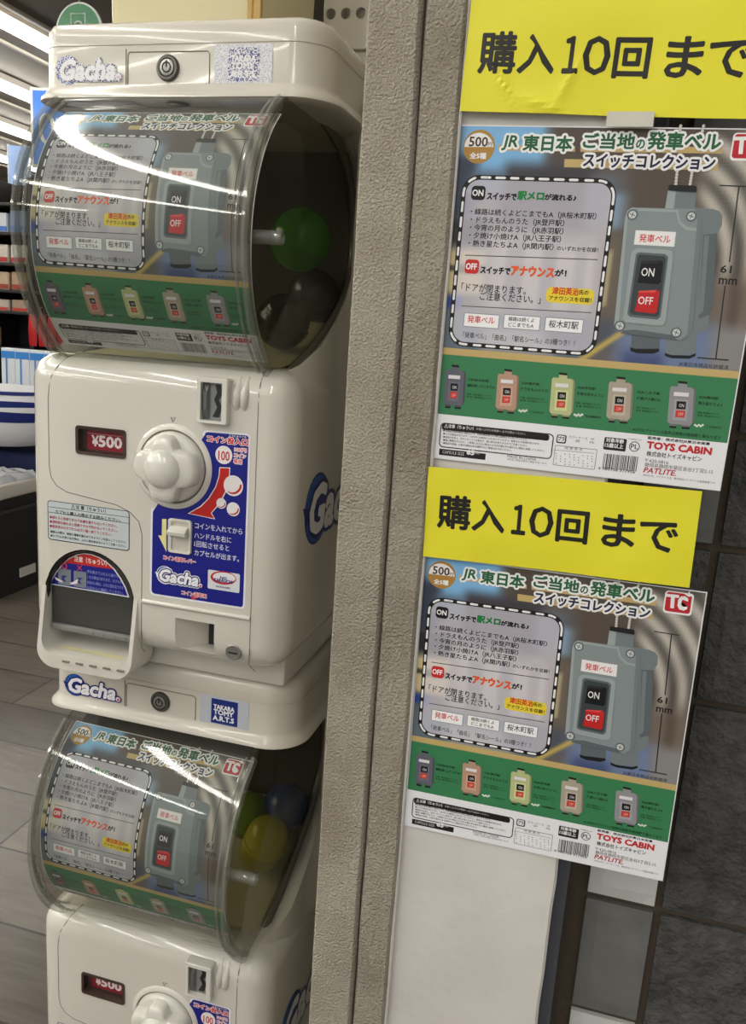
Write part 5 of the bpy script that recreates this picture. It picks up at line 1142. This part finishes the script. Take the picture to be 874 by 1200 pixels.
def goods(name, label, cat, group, x, y, z, sx, sy, sz, rgb, band, rz=0):
    t = empty(name, label, cat, (x, y, z), group, rz)
    b = bmesh.new(); box(b, -sx/2, sx/2, -sy/2, sy/2, 0, sz, min(sx, sz)*.06, 1); put('pack', b, mat('pack_%d_%d_%d' % rgb, rgb, .35), t)
    b = bmesh.new(); box(b, -sx*.46, sx*.46, -sy/2-.002, -sy/2+.001, sz*band[1], sz*band[2]); put('pack_label', b, mat('pack_%d_%d_%d' % band[0], band[0], .4), t)
    return t
rows = [(1.66, .14, 'pale boxed goods on the top row of the rack', [(196, 200, 206), (120, 150, 200), (216, 206, 180)], (60, 110, 190)),
        (1.47, .12, 'white and red boxed goods on the second row of the rack', [(206, 204, 200), (198, 190, 180)], (178, 50, 46)),
        (1.30, .12, 'beige boxed goods on the third row of the rack', [(190, 170, 146), (176, 150, 124), (200, 186, 164)], (150, 60, 50)),
        (1.165, .09, 'brown boxed goods on the fourth row of the rack', [(166, 146, 128), (186, 176, 164)], (190, 60, 50)),
        (.93, .13, 'tan boxed goods on the fifth row of the rack', [(188, 166, 132), (150, 130, 112)], (60, 52, 48))]
for z, h, lb, cols, band in rows:
    for k in range(5):
        x = -4.33+.145*k
        if z < 1 and k > 2: continue
        goods('boxed_toy', lb, 'box', lb, x, 4.80, z, .125, .1, h*random.uniform(.8, 1), cols[k % len(cols)], (band, .08, .32))
def pouch(label, x, y, z, k):
    t = empty('red_pouch', label, 'pouch', (x, y, z), 'red pouches hanging on the rack')
    b = bmesh.new(); loft(b, [[(a*s, c*.016*(1-abs(2*q-1)**3)+.002*c, q*.2) for a, c in circle(1, 14)] for q, s in ((0, .026), (.1, .03), (.5, .032), (.9, .03), (1, .026))]); put('pouch_body', b, mat('red_fabric', (176, 30, 34), .4), t, True)
    b = bmesh.new(); tube(b, [(0, -.012, .2), (0, -.02, .235), (.0, .0, .25), (0, .02, .235), (0, .012, .2)], .004, 6); put('strap', b, mat('dark_red_fabric', (120, 20, 26), .5), t)
for k in range(6): pouch('red pouch in the row at the foot of the rack behind the drum', -3.60+.072*k, 4.68, .955, k)
def table():
    t = empty('display_table', 'low display table with white top and black sides at left', 'table', (-2.9, 3.9, 0))
    b = bmesh.new(); box(b, -.65, .62, -1.25, .72, .43, .49, .012, 3); put('table_top', b, mat('table_white', (212, 206, 194), .4), t, True)
    b = bmesh.new(); box(b, -.60, .575, -1.2, .69, .0, .43); put('table_side', b, BLACKM, t)
    b = bmesh.new(); box(b, -.60, .585, -1.21, .70, .36, .375); put('table_rail', b, mat('rail_grey', (60, 58, 56), .4), t)
    b = bmesh.new(); box(b, .616, .6225, -.83, -.77, .429, .491); put('joint_strip', b, mat('rail_grey', (60, 58, 56), .4), t)
    b = bmesh.new(); box(b, .573, .58, -1.0, -.9, .06, .1); put('price_tag', b, FIXT, t)
table()
def cushion():
    t = empty('plush_cushion', 'plump white and navy plush cushion on the display table', 'cushion', (-2.56, 3.08, .58), None, .35)
    def S(a, f, k=1.):
        q = max(math.cos(f), 0)**.55*k; x, y = math.cos(a), math.sin(a)
        return (.33*q*math.copysign(abs(x)**.75, x), .24*q*math.copysign(abs(y)**.75, y), .15+.13*k*math.sin(f))
    b = bmesh.new(); loft(b, [[S(2*math.pi*i/48, f) for i in range(48)] for f in [math.radians(-88+176*j/24) for j in range(25)]])
    put('cushion_body', b, mat('plush_white', (214, 214, 218), .9, .1, bump=(60, .3, .01, 4)), t, True)
    def patch(a0, a1, lo, hi, k, m, nm):
        b = bmesh.new(); R_ = []
        for i in range(41):
            u = i/40; a_ = math.radians(a0+(a1-a0)*u); w_ = math.sin(math.pi*u)**.5; mid = (lo+hi)/2; hw = (hi-lo)/2*w_
            R_.append([S(a_, math.radians(mid-hw+2*hw*j/8), k) for j in range(9)])
        loft(b, R_, closed=False, cap=False); put(nm, b, m, t, True)
    nav = mat('plush_navy', (34, 44, 104), .85, .1)
    patch(-165, 10, -2, 38, 1.012, nav, 'navy_patch'); patch(-150, 0, 52, 62, 1.012, nav, 'navy_stripe')
    patch(-95, -10, 16, 26, 1.022, mat('plush_white', (214, 214, 218), .9), 'white_stripe')
cushion()
def cloth():
    b = bmesh.new(); n = 24
    def hgt(i, j): return .012+.03*abs(noise.noise((i*.55, j*.55, 2)))
    V = [[b.verts.new((-2.85+.55*i/n, 2.76+.26*j/n, .4915+hgt(i, j)*(0 if i in (0, n) or j in (0, n) else 1))) for i in range(n+1)] for j in range(n+1)]
    for j in range(n):
        for i in range(n): b.faces.new((V[j][i], V[j][i+1], V[j+1][i+1], V[j+1][i]))
    r = bmesh.ops.extrude_face_region(b, geom=b.faces[:])
    for v in r['geom']:
        if isinstance(v, bmesh.types.BMVert): v.co.z -= .0008
    o = put('plastic_bag', b, clear_mat('crumpled_film', (232, 234, 238), .12, 1.5, .7, (236, 238, 242)), None, True); tag(o, 'crumpled clear plastic bag on the table front below the cushion', 'bag')
    b = bmesh.new(); box(b, -2.95, -2.30, 3.04, 3.5, .4915, .575, .02, 3); o = put('folded_cloth', b, mat('navy_cloth', (30, 38, 78), .9), None, True); tag(o, 'folded navy cloth under the plush cushion on the table', 'cloth')
cloth()
for k in range(6):
    t = goods('white_pack', 'white pack with blue edge standing in a row behind the cushion', 'pack', 'white and blue packs behind the cushion', -2.92+.085*k, 3.62, .4915, .078, .05, .50, (214, 220, 226), ((46, 130, 210), .9, .97), .15)
    b = bmesh.new(); box(b, -.012, -.006, -.028, -.0255, .05, .45); put('blue_stripe', b, mat('pack_46_130_210', (46, 130, 210), .4), t)
